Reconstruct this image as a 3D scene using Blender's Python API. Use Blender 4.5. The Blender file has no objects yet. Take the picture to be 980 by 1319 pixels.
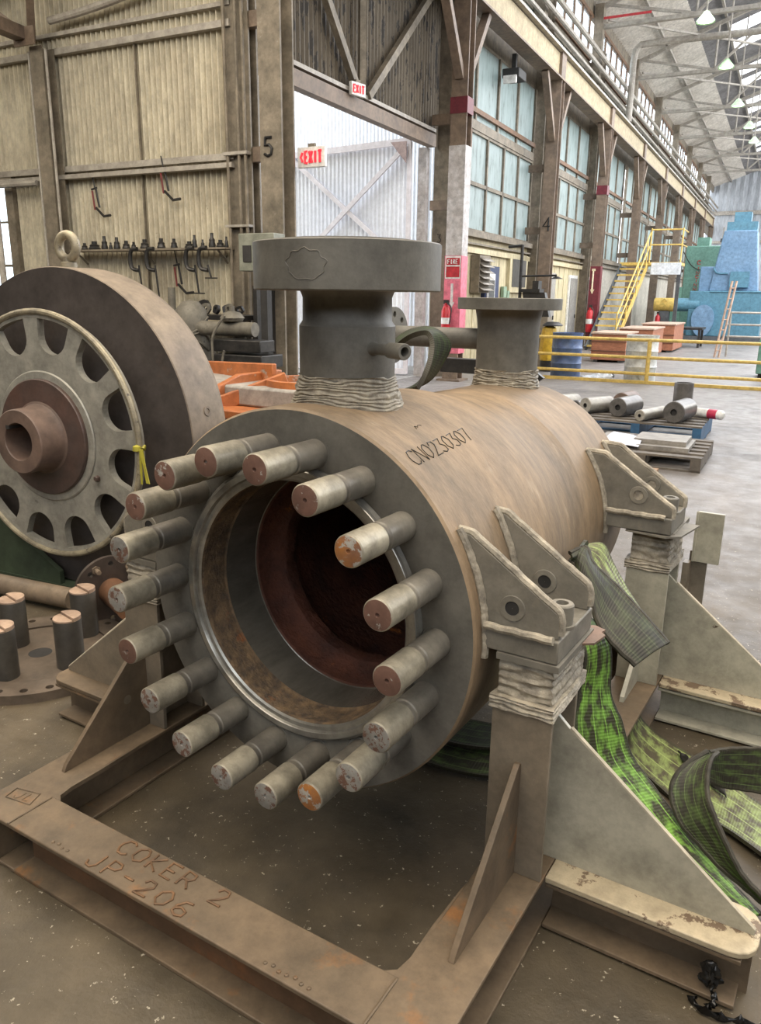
import bpy, bmesh, math, random
from math import sin, cos, pi, radians, sqrt, atan2
from mathutils import Matrix, Vector, noise
SC = bpy.context.scene
COL = SC.collection

# ------------------------------------------------------------------ camera, world, light, exposure
cam_d = bpy.data.cameras.new('camera'); cam = bpy.data.objects.new('camera', cam_d); COL.objects.link(cam)
RT = Vector((0.8502382104478287, 0.5262471224904736, 0.012607599492778223))
UP = Vector((-0.1504738822117187, 0.22002438904044921, 0.9638189036325813))
FW = Vector((-0.5044329452629036, 0.821372774261403, -0.2662595903165158))
CP = Vector((1.30251013, -1.65686534, 1.64566132))
m = Matrix.Identity(4)
for i in range(3):
    m[i][0] = RT[i]; m[i][1] = UP[i]; m[i][2] = -FW[i]; m[i][3] = CP[i]
cam.matrix_world = m
cam_d.sensor_fit = 'VERTICAL'; cam_d.sensor_height = 36.0; cam_d.lens = 36.0 * 1007.07 / 1319.0
cam_d.clip_start = 0.05; cam_d.clip_end = 400
SC.camera = cam
wd = bpy.data.worlds.new('sky'); SC.world = wd; wd.use_nodes = True
bg = wd.node_tree.nodes['Background']; bg.inputs[0].default_value = (0.93, 0.96, 1.0, 1); bg.inputs[1].default_value = 3.2
SC.view_settings.view_transform = 'Standard'; SC.view_settings.look = 'None'
SC.view_settings.gamma = 1.0; SC.view_settings.use_curve_mapping = False
SC.view_settings.exposure = 0.25
SC.cycles.use_denoising = True
SC.cycles.max_bounces = 6; SC.cycles.diffuse_bounces = 3; SC.cycles.glossy_bounces = 3
SC.cycles.transparent_max_bounces = 8; SC.cycles.caustics_reflective = False; SC.cycles.caustics_refractive = False
TH = radians(5.0)
FB = Matrix.Translation((CP.x, CP.y, 0)) @ Matrix.Rotation(TH, 4, 'Z')   # the building's own axes
FV = Matrix.Identity(4)                                                 # the vessel's axes
def area(name, F, loc, rot, sx, sy, power, col):
    d = bpy.data.lights.new(name, 'AREA'); d.shape = 'RECTANGLE'; d.size = sx; d.size_y = sy
    d.energy = power; d.color = col
    o = bpy.data.objects.new(name, d); COL.objects.link(o)
    o.matrix_world = F @ Matrix.Translation(loc) @ Matrix.Rotation(rot[0], 4, 'X') @ Matrix.Rotation(rot[1], 4, 'Y')
    return o
area('skylight_lamp', FB, (-1.5, 1.5, 8.8), (0, 0), 10, 12, 1450, (1.0, 0.88, 0.72))
area('yard_daylight', FB, (1.0, 22, 9.2), (0, 0), 11, 16, 1900, (0.95, 0.96, 1.0))
area('far_daylight', FB, (1.0, 50, 9.2), (0, 0), 11, 36, 2600, (0.93, 0.96, 1.0))
area('roof_fill_light', FB, (11.5, 42, 6.5), (0, radians(108)), 4, 56, 3600, (1.0, 0.97, 0.92))  # added fill tilted up to brighten the roof; no window is built there
area('lean_to_skylight', FB, (-9.5, 4.0, 6.2), (radians(25), 0), 6, 4, 420, (1.0, 0.90, 0.74))

# ------------------------------------------------------------------ materials
MATS = {}
def mk(name, c1, c2=None, scale=4.0, rough=0.6, metal=0.0, bump=0.0, bscale=40.0, c3=None, t3=0.62, s3=14.0, stretch=(1, 1, 1), detail=6, w3=0.03, spec=0.5, rough2=None, grime=0.38, gs=9.0):
    if name in MATS: return MATS[name]
    m = bpy.data.materials.new(name); m.use_nodes = True; nt = m.node_tree; N = nt.nodes; L = nt.links
    b = N['Principled BSDF']; b.inputs['Roughness'].default_value = rough; b.inputs['Metallic'].default_value = metal
    b.inputs['Specular IOR Level'].default_value = spec
    tc = N.new('ShaderNodeTexCoord'); mp = N.new('ShaderNodeMapping'); mp.inputs['Scale'].default_value = stretch
    oi = N.new('ShaderNodeObjectInfo'); ov = N.new('ShaderNodeVectorMath'); ov.operation = 'MULTIPLY_ADD'   # every copy gets its own stains
    L.new(oi.outputs['Random'], ov.inputs[0]); ov.inputs[1].default_value = (17.0, 11.0, 5.0); L.new(tc.outputs['Object'], ov.inputs[2])
    L.new(ov.outputs[0], mp.inputs['Vector'])
    if c2 is None: c2 = tuple(x * 0.75 for x in c1)
    n = N.new('ShaderNodeTexNoise'); n.inputs['Scale'].default_value = scale; n.inputs['Detail'].default_value = detail; n.inputs['Roughness'].default_value = 0.62
    L.new(mp.outputs[0], n.inputs['Vector'])
    r = N.new('ShaderNodeValToRGB'); r.color_ramp.elements[0].position = 0.34; r.color_ramp.elements[1].position = 0.66
    r.color_ramp.elements[0].color = (*c2, 1); r.color_ramp.elements[1].color = (*c1, 1)
    L.new(n.outputs['Fac'], r.inputs[0]); out = r.outputs[0]
    if c3 is not None:
        n3 = N.new('ShaderNodeTexNoise'); n3.inputs['Scale'].default_value = s3; n3.inputs['Detail'].default_value = 8; n3.inputs['Roughness'].default_value = 0.7
        L.new(mp.outputs[0], n3.inputs['Vector'])
        r3 = N.new('ShaderNodeValToRGB'); r3.color_ramp.elements[0].position = t3; r3.color_ramp.elements[1].position = t3 + w3
        L.new(n3.outputs['Fac'], r3.inputs[0])
        mx = N.new('ShaderNodeMix'); mx.data_type = 'RGBA'
        L.new(r3.outputs[0], mx.inputs[0]); L.new(out, mx.inputs[6]); mx.inputs[7].default_value = (*c3, 1)
        out = mx.outputs[2]
    # fine grime over everything: small speckle times broad smudges
    if grime:
        g1 = N.new('ShaderNodeTexNoise'); g1.inputs['Scale'].default_value = gs; g1.inputs['Detail'].default_value = 10; g1.inputs['Roughness'].default_value = 0.75
        L.new(mp.outputs[0], g1.inputs['Vector'])
        gr = N.new('ShaderNodeMapRange'); gr.inputs[1].default_value = 0.32; gr.inputs[2].default_value = 0.62; gr.inputs[3].default_value = 1 - grime; gr.inputs[4].default_value = 1.12
        L.new(g1.outputs['Fac'], gr.inputs[0])
        hm = N.new('ShaderNodeVectorMath'); hm.operation = 'SCALE'; L.new(out, hm.inputs[0]); L.new(gr.outputs[0], hm.inputs['Scale']); out = hm.outputs[0]
    L.new(out, b.inputs['Base Color'])
    if rough2 is not None:
        mr = N.new('ShaderNodeMapRange'); mr.inputs[1].default_value = 0.35; mr.inputs[2].default_value = 0.65
        mr.inputs[3].default_value = rough; mr.inputs[4].default_value = rough2
        L.new(n.outputs['Fac'], mr.inputs[0]); L.new(mr.outputs[0], b.inputs['Roughness'])
    if bump:
        nb = N.new('ShaderNodeTexNoise'); nb.inputs['Scale'].default_value = bscale; nb.inputs['Detail'].default_value = 5
        L.new(mp.outputs[0], nb.inputs['Vector'])
        bp = N.new('ShaderNodeBump'); bp.inputs['Strength'].default_value = bump; bp.inputs['Distance'].default_value = 0.01
        L.new(nb.outputs['Fac'], bp.inputs['Height']); L.new(bp.outputs[0], b.inputs['Normal'])
    MATS[name] = m
    return m
def emis(name, c, s):
    if name in MATS: return MATS[name]
    m = bpy.data.materials.new(name); m.use_nodes = True
    b = m.node_tree.nodes['Principled BSDF']; b.inputs['Base Color'].default_value = (*c, 1)
    b.inputs['Emission Color'].default_value = (*c, 1); b.inputs['Emission Strength'].default_value = s
    MATS[name] = m; return m
def glassy(name, c, tr=0.75, rough=0.3):
    m = bpy.data.materials.new(name); m.use_nodes = True; nt = m.node_tree; N = nt.nodes; L = nt.links
    N.remove(N['Principled BSDF']); o = N['Material Output']
    t = N.new('ShaderNodeBsdfTransparent'); t.inputs[0].default_value = (*c, 1)
    d = N.new('ShaderNodeBsdfTranslucent'); d.inputs[0].default_value = (*c, 1)
    x = N.new('ShaderNodeMixShader'); x.inputs[0].default_value = 1 - tr
    L.new(t.outputs[0], x.inputs[1]); L.new(d.outputs[0], x.inputs[2]); L.new(x.outputs[0], o.inputs['Surface'])
    MATS[name] = m; return m

# ------------------------------------------------------------------ mesh builder
class MB:
    def __init__(s): s.v = []; s.f = []; s.uv = None
    def add(s, vs, fs):
        k = len(s.v); s.v += [tuple(v) for v in vs]; s.f += [tuple(i + k for i in f) for f in fs]; return s
    def box(s, x0, x1, y0, y1, z0, z1):
        return s.add([(x0,y0,z0),(x1,y0,z0),(x1,y1,z0),(x0,y1,z0),(x0,y0,z1),(x1,y0,z1),(x1,y1,z1),(x0,y1,z1)],
                     [(0,3,2,1),(4,5,6,7),(0,1,5,4),(1,2,6,5),(2,3,7,6),(3,0,4,7)])
    def obox(s, c, ax, ay, az):
        c, ax, ay, az = map(Vector, (c, ax, ay, az))
        P = [c + i*ax + j*ay + k*az for k in (-1, 1) for (i, j) in ((-1,-1),(1,-1),(1,1),(-1,1))]
        return s.add(P, [(0,3,2,1),(4,5,6,7),(0,1,5,4),(1,2,6,5),(2,3,7,6),(3,0,4,7)])
    def prism(s, poly, axis, a0, a1):
        def P(u, v, a): return {'x': (a, u, v), 'y': (u, a, v), 'z': (u, v, a)}[axis]
        n = len(poly); vs = [P(u, v, a0) for u, v in poly] + [P(u, v, a1) for u, v in poly]
        fs = [tuple(range(n)), tuple(range(2*n - 1, n - 1, -1))]
        fs += [(i, (i+1) % n, n + (i+1) % n, n + i) for i in range(n)]
        return s.add(vs, fs)
    def tube(s, pts, r, n=10, cap=True, closed=False):
        pts = [Vector(p) for p in pts]; k = len(pts)
        rs = r if isinstance(r, (list, tuple)) else [r] * k
        vs = []; ref = None
        for i, p in enumerate(pts):
            if closed: d = pts[(i+1) % k] - pts[i-1]
            else: d = pts[min(i+1, k-1)] - pts[max(i-1, 0)]
            d.normalize()
            if ref is None: ref = Vector((0,0,1)) if abs(d.z) < 0.9 else Vector((1,0,0))
            a = (ref - d * ref.dot(d))
            if a.length < 1e-5: a = d.orthogonal()
            a.normalize(); b = d.cross(a); ref = a
            vs += [p + (a * cos(2*pi*j/n) + b * sin(2*pi*j/n)) * rs[i] for j in range(n)]
        fs = []
        for i in range(k if closed else k - 1):
            q = (i + 1) % k
            fs += [(i*n + j, i*n + (j+1) % n, q*n + (j+1) % n, q*n + j) for j in range(n)]
        if cap and not closed: fs += [tuple(range(n-1, -1, -1)), tuple((k-1)*n + j for j in range(n))]
        return s.add(vs, fs)
    def lathe(s, prof, org, axis, n=48, cap0=False, cap1=False, jit=None):
        o = Vector(org); d = Vector(axis).normalized()
        a = d.orthogonal().normalized() if abs(d.z) > 0.9 else (Vector((0,0,1)) - d * d.z).normalized()
        b = d.cross(a); vs = []
        for i, (r, t) in enumerate(prof):
            for j in range(n):
                rr = r + (jit(i, j) if jit else 0)
                vs.append(o + d * t + (a * cos(2*pi*j/n) + b * sin(2*pi*j/n)) * rr)
        fs = []
        for i in range(len(prof) - 1):
            fs += [(i*n + j, i*n + (j+1) % n, (i+1)*n + (j+1) % n, (i+1)*n + j) for j in range(n)]
        if cap0: fs.append(tuple(range(n-1, -1, -1)))
        if cap1: fs.append(tuple((len(prof)-1)*n + j for j in range(n)))
        return s.add(vs, fs)
    def grid(s, fn, nu, nv):
        vs = [fn(i / nu, j / nv) for j in range(nv + 1) for i in range(nu + 1)]
        fs = [(j*(nu+1)+i, j*(nu+1)+i+1, (j+1)*(nu+1)+i+1, (j+1)*(nu+1)+i) for j in range(nv) for i in range(nu)]
        return s.add(vs, fs)
    def wbeam(s, p0, p1, w, h, up=(0,0,1), tf=0.014, tw=0.01):
        """H section from p0 to p1 (centre line), h along up, w across"""
        p0, p1, up = Vector(p0), Vector(p1), Vector(up); d = (p1 - p0); L = d.length; d.normalize()
        up = (up - d * up.dot(d)).normalized(); sd = d.cross(up); c = (p0 + p1) / 2
        s.obox(c + up*(h/2 - tf/2), d*L/2, sd*w/2, up*tf/2); s.obox(c - up*(h/2 - tf/2), d*L/2, sd*w/2, up*tf/2)
        s.obox(c, d*L/2, sd*tw/2, up*(h/2 - tf)); return s
def fix(me):
    bm = bmesh.new(); bm.from_mesh(me); bmesh.ops.recalc_face_normals(bm, faces=bm.faces); bm.to_mesh(me); bm.free()
def P4(o):
    M = Matrix.Identity(4)
    ch = []
    while o is not None: ch.append(o); o = o.parent
    for q in reversed(ch): M = M @ Matrix.LocRotScale(q.location, q.rotation_euler, q.scale)
    return M
def setp(o, label=None, cat=None, group=None, kind=None):
    if label: o['label'] = label
    if cat: o['category'] = cat
    if group: o['group'] = group
    if kind: o['kind'] = kind
    return o
def obj(name, mb, mat, parent=None, F=FV, label=None, bevel=0, angle=35, solidify=0, norm=True, seg=2):
    me = bpy.data.meshes.new(name)
    W = [F @ Vector(v) for v in mb.v]
    o = bpy.data.objects.new(name, me)
    if parent is None:
        xs = [v.x for v in W]; ys = [v.y for v in W]; zs = [v.z for v in W]
        o.location = ((min(xs)+max(xs))/2, (min(ys)+max(ys))/2, min(zs))
        o.rotation_euler = F.to_euler(); PM = P4(o)
    else: PM = P4(parent); o.parent = parent
    inv = PM.inverted()
    me.from_pydata([inv @ v for v in W], [], mb.f); me.update()
    if mb.uv:
        ul = me.uv_layers.new(name='UVMap')
        for l in me.loops: ul.data[l.index].uv = mb.uv[l.vertex_index]
    if norm: fix(me)
    me.materials.append(mat); me.shade_smooth(); me.set_sharp_from_angle(angle=radians(angle))
    COL.objects.link(o)
    if bevel:
        b = o.modifiers.new('bevel', 'BEVEL'); b.width = bevel; b.segments = seg; b.limit_method = 'ANGLE'; b.angle_limit = radians(40)
    if solidify:
        b = o.modifiers.new('thickness', 'SOLIDIFY'); b.thickness = solidify; b.offset = 0
    if label: o['label'] = label
    return o
def thing(name, loc, label, cat, group=None, F=FV, rz=0.0):
    o = bpy.data.objects.new(name, None); COL.objects.link(o); o.empty_display_size = 0.1
    o.location = F @ Vector(loc); o.rotation_euler = (0, 0, F.to_euler().z + rz)
    return setp(o, label, cat, group)
def solo(name, mb, mat, label, cat, group=None, F=FV, kind=None, **k):
    return setp(obj(name, mb, mat, None, F, **k), label, cat, group, kind)
def struct(name, mb, mat, parent=None, F=FB, **k):
    o = obj(name, mb, mat, parent, F, **k)
    if parent is None: o['kind'] = 'structure'
    return o
def dup(o, parent=None):
    c = o.copy(); COL.objects.link(c)
    if parent is not None: c.parent = parent
    for ch in list(o.children): dup(ch, c)
    return c
def spline(pts, k=8):
    pts = [Vector(p) for p in pts]; out = []
    for i in range(len(pts) - 1):
        p0 = pts[max(i-1, 0)]; p1 = pts[i]; p2 = pts[i+1]; p3 = pts[min(i+2, len(pts)-1)]
        for j in range(k):
            t = j / k
            out.append(0.5*((2*p1) + (p2-p0)*t + (2*p0-5*p1+4*p2-p3)*t*t + (3*p1-p0-3*p2+p3)*t*t*t))
    out.append(pts[-1]); return out
def corrug(mb, p0, u, L, v, H, nrm, pitch, amp, k=6, nv=1):
    """corrugated sheet: ribs run along v, waves along u"""
    p0, u, v, nrm = map(Vector, (p0, u, v, nrm)); n = max(2, int(L / pitch)) * k
    return mb.grid(lambda a, b: p0 + u*(a*L) + v*(b*H) + nrm*(amp*sin(2*pi*a*n/k)), n, nv)
# strokes for writing
ST = {'C': [[(.95,.85),(.7,1),(.3,.95),(.05,.6),(.05,.35),(.3,.03),(.7,0),(.95,.15)]], 'N': [[(.05,0),(.05,1),(.9,0),(.95,1)]],
 '0': [[(.5,1),(.1,.75),(.05,.3),(.4,0),(.8,.2),(.95,.65),(.7,.97),(.5,1)]], 'O': [[(.5,1),(.1,.8),(.05,.25),(.4,0),(.85,.15),(.97,.65),(.75,.97),(.5,1)]],
 '2': [[(.1,.75),(.3,1),(.75,.97),(.85,.7),(.5,.35),(.05,0),(.95,.03)]], '3': [[(.1,.95),(.85,1),(.45,.6),(.85,.4),(.8,.08),(.45,0),(.05,.12)]],
 '7': [[(.05,.95),(.95,1),(.6,.5),(.4,0)]], 'K': [[(.1,1),(.1,0)],[(.9,1),(.1,.45),(.9,0)]], 'E': [[(.9,1),(.1,1),(.1,0),(.9,0)],[(.1,.5),(.75,.5)]],
 'R': [[(.1,0),(.1,1),(.75,.95),(.85,.7),(.65,.5),(.1,.48)],[(.45,.48),(.95,0)]], 'J': [[(.8,1),(.8,.25),(.55,0),(.2,.05),(.05,.3)]],
 'P': [[(.1,0),(.1,1),(.75,.97),(.9,.75),(.7,.5),(.1,.48)]], '-': [[(.15,.5),(.85,.5)]], '6': [[(.85,.95),(.4,.9),(.1,.5),(.1,.15),(.45,0),(.85,.12),(.85,.4),(.45,.52),(.12,.35)]],
 '5': [[(.9,1),(.2,1),(.12,.58),(.6,.62),(.92,.4),(.8,.08),(.4,0),(.05,.12)]], '4': [[(.75,0),(.75,1),(.05,.35),(.97,.35)]], 'L': [[(.1,1),(.1,0),(.8,0)]],
 'I': [[(.5,0),(.5,1)]], 'T': [[(.5,0),(.5,1)],[(.05,1),(.95,1)]], 'A': [[(.05,0),(.5,1),(.95,0)],[(.22,.4),(.78,.4)]], 'X': [[(.05,0),(.95,1)],[(.05,1),(.95,0)]],
 'F': [[(.1,0),(.1,1),(.9,1)],[(.1,.52),(.7,.52)]], 'G': [[(.92,.85),(.6,1),(.15,.85),(.05,.4),(.3,.03),(.75,0),(.93,.25),(.93,.48),(.6,.48)]],
 'U': [[(.1,1),(.1,.2),(.4,0),(.7,.03),(.9,.25),(.9,1)]], 'S': [[(.9,.88),(.5,1),(.12,.8),(.3,.55),(.75,.45),(.9,.2),(.5,0),(.08,.12)]], 'H': [[(.1,0),(.1,1)],[(.9,0),(.9,1)],[(.1,.5),(.9,.5)]],
 'D': [[(.1,0),(.1,1),(.6,.95),(.9,.6),(.85,.25),(.55,.02),(.1,0)]], 'B': [[(.1,0),(.1,1),(.7,.95),(.8,.72),(.6,.52),(.1,.5)],[(.6,.52),(.9,.3),(.75,.02),(.1,0)]], '8': [[(.5,.55),(.15,.75),(.5,1),(.85,.78),(.5,.55),(.1,.25),(.5,0),(.9,.25),(.5,.55)]], '<': [[(.8,.9),(.2,.5),(.8,.1)]], ' ': []}
def write(mb, text, fn, r, pitch, w, h, n=5):
    """fn(u, v) -> point; strokes become thin beads"""
    for i, ch in enumerate(text):
        for s in ST[ch]:
            mb.tube([fn(i*pitch + a*w, b*h) for a, b in s], r, n)
    return mb
# ------------------------------------------------------------------ surface materials
# shop floor: worn dirty concrete, darker where oil has soaked in
def floor_mat():
    m = bpy.data.materials.new('dirty_concrete'); m.use_nodes = True; nt = m.node_tree; N = nt.nodes; L = nt.links; b = N['Principled BSDF']
    tc = N.new('ShaderNodeTexCoord')
    def noi(s, d=8, r=.6, stretch=None):
        n = N.new('ShaderNodeTexNoise'); n.inputs['Scale'].default_value = s; n.inputs['Detail'].default_value = d; n.inputs['Roughness'].default_value = r
        if stretch:
            mp = N.new('ShaderNodeMapping'); mp.inputs['Scale'].default_value = stretch; L.new(tc.outputs['Object'], mp.inputs[0]); L.new(mp.outputs[0], n.inputs['Vector'])
        else: L.new(tc.outputs['Object'], n.inputs['Vector'])
        return n.outputs['Fac']
    def ramp(f, a, b_, c0, c1):
        r = N.new('ShaderNodeValToRGB'); r.color_ramp.elements[0].position = a; r.color_ramp.elements[1].position = b_
        r.color_ramp.elements[0].color = (*c0, 1); r.color_ramp.elements[1].color = (*c1, 1); L.new(f, r.inputs[0]); return r.outputs[0]
    def mix(f, a, b_):
        x = N.new('ShaderNodeMix'); x.data_type = 'RGBA'; L.new(f, x.inputs[0])
        L.new(a, x.inputs[6]); L.new(b_, x.inputs[7]); return x.outputs[2]
    brown = ramp(noi(1.7, 10, .65), .32, .68, (.034, .028, .019), (.135, .106, .068))
    grey = ramp(noi(2.4, 10, .7, (1, .5, 1)), .3, .7, (.135, .125, .118), (.235, .215, .200))
    sp = N.new('ShaderNodeSeparateXYZ'); L.new(tc.outputs['Object'], sp.inputs[0])
    # aisle is scuffed grey with some light painted in, work bay brown with oil
    ad = N.new('ShaderNodeMath'); ad.operation = 'MULTIPLY_ADD'; ad.inputs[1].default_value = 1.0; L.new(noi(.8, 3), ad.inputs[0]); L.new(sp.outputs['Y'], ad.inputs[2])
    mr = N.new('ShaderNodeMapRange'); mr.inputs[1].default_value = FLOOR_Y0; mr.inputs[2].default_value = FLOOR_Y1; L.new(ad.outputs[0], mr.inputs[0])
    c = mix(mr.outputs[0], brown, grey)
    blk = ramp(noi(.9, 6, .55), .55, .72, (0, 0, 0), (1, 1, 1))
    x = N.new('ShaderNodeMix'); x.data_type = 'RGBA'; x.blend_type = 'MULTIPLY'; x.inputs[0].default_value = .45
    inv = N.new('ShaderNodeInvert'); L.new(blk, inv.inputs['Color']); L.new(c, x.inputs[6]); L.new(inv.outputs[0], x.inputs[7]); c = x.outputs[2]
    spk = ramp(noi(55, 3, .7), .665, .70, (0, 0, 0), (1, 1, 1))
    pale = N.new('ShaderNodeRGB'); pale.outputs[0].default_value = (.42, .38, .30, 1)
    c = mix(spk, c, pale.outputs[0]); L.new(c, b.inputs['Base Color'])
    r = N.new('ShaderNodeMapRange'); r.inputs[1].default_value = .35; r.inputs[2].default_value = .65; r.inputs[3].default_value = .38; r.inputs[4].default_value = .62
    L.new(noi(5, 6), r.inputs[0]); L.new(r.outputs[0], b.inputs['Roughness'])
    bp = N.new('ShaderNodeBump'); bp.inputs['Strength'].default_value = .35; bp.inputs['Distance'].default_value = .012; L.new(noi(18, 8, .7), bp.inputs['Height']); L.new(bp.outputs[0], b.inputs['Normal'])
    return m
FLOOR_Y0, FLOOR_Y1 = -30.4, -26.8      # object space: the slab's origin is its centre
tan_sheet = mk('tan_corrugated', (.64, .59, .46), (.47, .42, .32), 1.2, .6, c3=(.10, .075, .05), t3=.66, s3=7, w3=.05, stretch=(1, 1, .5))
dark_sheet = mk('peeling_sheet', (.16, .13, .09), (.10, .08, .055), 1.6, .7, c3=(.03, .026, .022), t3=.53, s3=9, w3=.04, stretch=(1, 1, .3), bump=.3)
white_sheet = mk('pale_sheet', (.88, .90, .94), (.80, .83, .89), .8, .45, grime=.06)
cream = mk('cream_panel', (.60, .53, .34), (.50, .43, .27), 1.5, .55, c3=(.20, .15, .09), t3=.70, s3=5, w3=.08, stretch=(1, 1, .35))
brown_steel = mk('brown_painted_steel', (.24, .175, .125), (.15, .112, .085), 2.5, .6, c3=(.26, .21, .16), t3=.63, s3=8, w3=.1)
grime_steel = mk('grimy_steel', (.26, .22, .165), (.14, .12, .09), 3, .65, c3=(.24, .22, .19), t3=.64, s3=9, w3=.06)
girder_m = mk('tan_girder', (.40, .33, .20), (.31, .25, .145), 3, .65, c3=(.14, .10, .06), t3=.64, s3=14, w3=.04)
pale_steel = mk('pale_steel', (.42, .39, .34), (.32, .29, .25), 4, .55)
maroon = mk('maroon_paint', (.16, .018, .03), (.12, .015, .025), 5, .5)
rust_frame = mk('rusty_frame', (.20, .105, .05), (.13, .075, .045), 5, .65)
dark_m = mk('dark_grime', (.035, .033, .032), (.02, .02, .02), 4, .7)
yellow = mk('yellow_paint', (.72, .52, .14), (.60, .42, .11), 6, .45, c3=(.30, .22, .09), t3=.68, s3=16)
roof_light = mk('pale_roof_sheet', (.80, .76, .70), (.62, .58, .52), 1.0, .55, c3=(.28, .24, .2), t3=.66, s3=3, w3=.1)
roof_dark = mk('grey_roof_sheet', (.26, .255, .26), (.18, .175, .18), 1.2, .55)
far_sheet = mk('far_blue_grey_sheet', (.46, .49, .52), (.36, .39, .43), .6, .55, stretch=(1, 1, .2))
sky_glass = glassy('skylight_sheet', (.97, .98, 1.0), .85)
clear_glass = glassy('old_window_glass', (.9, .95, .97), .9)
def fiberglass():
    m = bpy.data.materials.new('streaked_fibreglass'); m.use_nodes = True; nt = m.node_tree; N = nt.nodes; L = nt.links; b = N['Principled BSDF']
    tc = N.new('ShaderNodeTexCoord'); mp = N.new('ShaderNodeMapping'); mp.inputs['Scale'].default_value = (1, 2.2, .5); L.new(tc.outputs['Object'], mp.inputs[0])
    n = N.new('ShaderNodeTexNoise'); n.inputs['Scale'].default_value = 3.2; n.inputs['Detail'].default_value = 9; n.inputs['Roughness'].default_value = .72; L.new(mp.outputs[0], n.inputs['Vector'])
    r = N.new('ShaderNodeValToRGB'); e = r.color_ramp.elements; e[0].position = .30; e[0].color = (.16, .18, .17, 1); e[1].position = .46; e[1].color = (.44, .51, .50, 1)
    e2 = r.color_ramp.elements.new(.75); e2.color = (.56, .62, .62, 1); L.new(n.outputs['Fac'], r.inputs[0]); L.new(r.outputs[0], b.inputs['Base Color']); b.inputs['Roughness'].default_value = .35
    t = N.new('ShaderNodeBsdfTranslucent'); L.new(r.outputs[0], t.inputs[0]); x = N.new('ShaderNodeMixShader'); x.inputs[0].default_value = .55
    L.new(b.outputs[0], x.inputs[1]); L.new(t.outputs[0], x.inputs[2]); L.new(x.outputs[0], N['Material Output'].inputs['Surface']); return m
fibre = fiberglass()
dull_glass = mk('dull_glass', (.20, .19, .17), (.16, .15, .14), 3, .12)

# ------------------------------------------------------------------ the building (its own axes, 5 degrees off the vessel's)
struct('floor', MB().box(-22, 14, -14, 82, -.12, 0), floor_mat())
CY = [8.9, 15.1, 21.6, 28.0, 34.6, 41.0, 47.5, 54.0, 60.5, 67.0]
# jog wall in tan corrugated sheet, with one window at its left end
w = MB(); corrug(w, (-10.93, 9.1, 0), (1, 0, 0), 4.23, (0, 0, 1), 9.0, (0, -1, 0), .092, .034)
corrug(w, (-17, 9.1, 3.32), (1, 0, 0), 6.07, (0, 0, 1), 5.7, (0, -1, 0), .092, .034)
corrug(w, (-17, 9.1, 0), (1, 0, 0), 6.07, (0, 0, 1), 1.1, (0, -1, 0), .092, .034)
wn = struct('wall_near', w, tan_sheet, norm=False)
t = MB().box(-17, -6.7, 8.98, 9.06, 4.88, 4.96).box(-17, -6.7, 9.0, 9.07, 5.12, 5.17); struct('trim_1', t, pale_steel)
t = MB().box(-17, -6.7, 8.94, 9.06, 3.24, 3.30).box(-17, -6.7, 8.99, 9.05, 3.34, 3.42); struct('trim_2', t, pale_steel)
t = MB().box(-8.34, -8.32, 9.04, 9.08, 1, 4.9); struct('trim_3', t, grime_steel)
wi = struct('window_1', MB().box(-11.10, -10.93, 9.0, 9.15, 1.0, 3.36).box(-17, -11.1, 9.0, 9.15, 3.28, 3.38).box(-17, -11.1, 9.0, 9.15, 1.05, 1.13), grime_steel)
obj('glazing_bar', MB().box(-17, -11.1, 9.06, 9.09, 2.68, 2.71).box(-17, -11.1, 9.06, 9.09, 2.02, 2.06), grime_steel, wi, FB)
obj('pane', MB().box(-17, -11.1, 9.09, 9.1, 1.1, 3.3), clear_glass, wi, FB)

# long side wall: peeling dark sheet over the loading doorway
w = MB(); corrug(w, (-6.66, 9.2, 4.5), (0, 1, 0), 6.5, (0, 0, 1), 5.8, (1, 0, 0), .12, .02)
wl = struct('wall_left', w, dark_sheet, norm=False)
struct('trim_4', MB().box(-6.66, -6.5, 9.2, 15.2, 4.44, 4.66), brown_steel)
struct('trim_5', MB().box(-6.58, -6.5, 9.2, 15.2, 4.70, 4.76), pale_steel)
def strut(mb, p, q, w_, d_):
    p, q = Vector(p), Vector(q); a = (q - p).normalized(); s = a.orthogonal() if abs(a.z) > .95 else a.cross(Vector((0, 0, 1)))
    s.normalize(); u = a.cross(s); mb.obox((p+q)/2, (q-p)/2, s*w_/2, u*d_/2); return mb
t = strut(MB(), (-6.5, 12.0, 4.75), (-6.5, 9.6, 7.3), .1, .12); strut(t, (-6.5, 12.35, 4.75), (-6.5, 15.0, 7.1), .1, .12); strut(t, (-6.5, 12.15, 4.7), (-6.5, 12.15, 9), .1, .1)
struct('trim_6', t, grime_steel)
# side wall from the second column on: cream panels below, dark band, upper wall
w = MB().box(-6.75, -6.65, 15.7, 31.6, 0, 3.0)
for k in range(26): w.box(-6.65, -6.635, 16.2 + k*.6, 16.225 + k*.6, 0, 2.72)
struct('wall_left_lower', w, cream)
struct('wall_left_lower_far', MB().box(-6.75, -6.65, 31.6, 74, 0, 3.0), mk('pale_partition', (.50, .47, .40), (.34, .31, .26), 1.2, .6))
struct('trim_7', MB().box(-6.66, -6.5, 15.7, 74, 2.96, 3.08).box(-6.62, -6.54, 15.7, 74, 2.80, 2.84), grime_steel)
struct('trim_8', MB().box(-6.66, -6.56, 15.7, 31.6, 2.62, 2.74), cream)
struct('wall_left_upper', MB().box(-6.8, -6.68, 15.2, 74, 6.85, 7.75).box(-6.8, -6.68, 15.2, 74, 8.65, 8.95).box(-6.8, -6.68, 15.2, 74, 10.2, 11.0), grime_steel)
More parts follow.
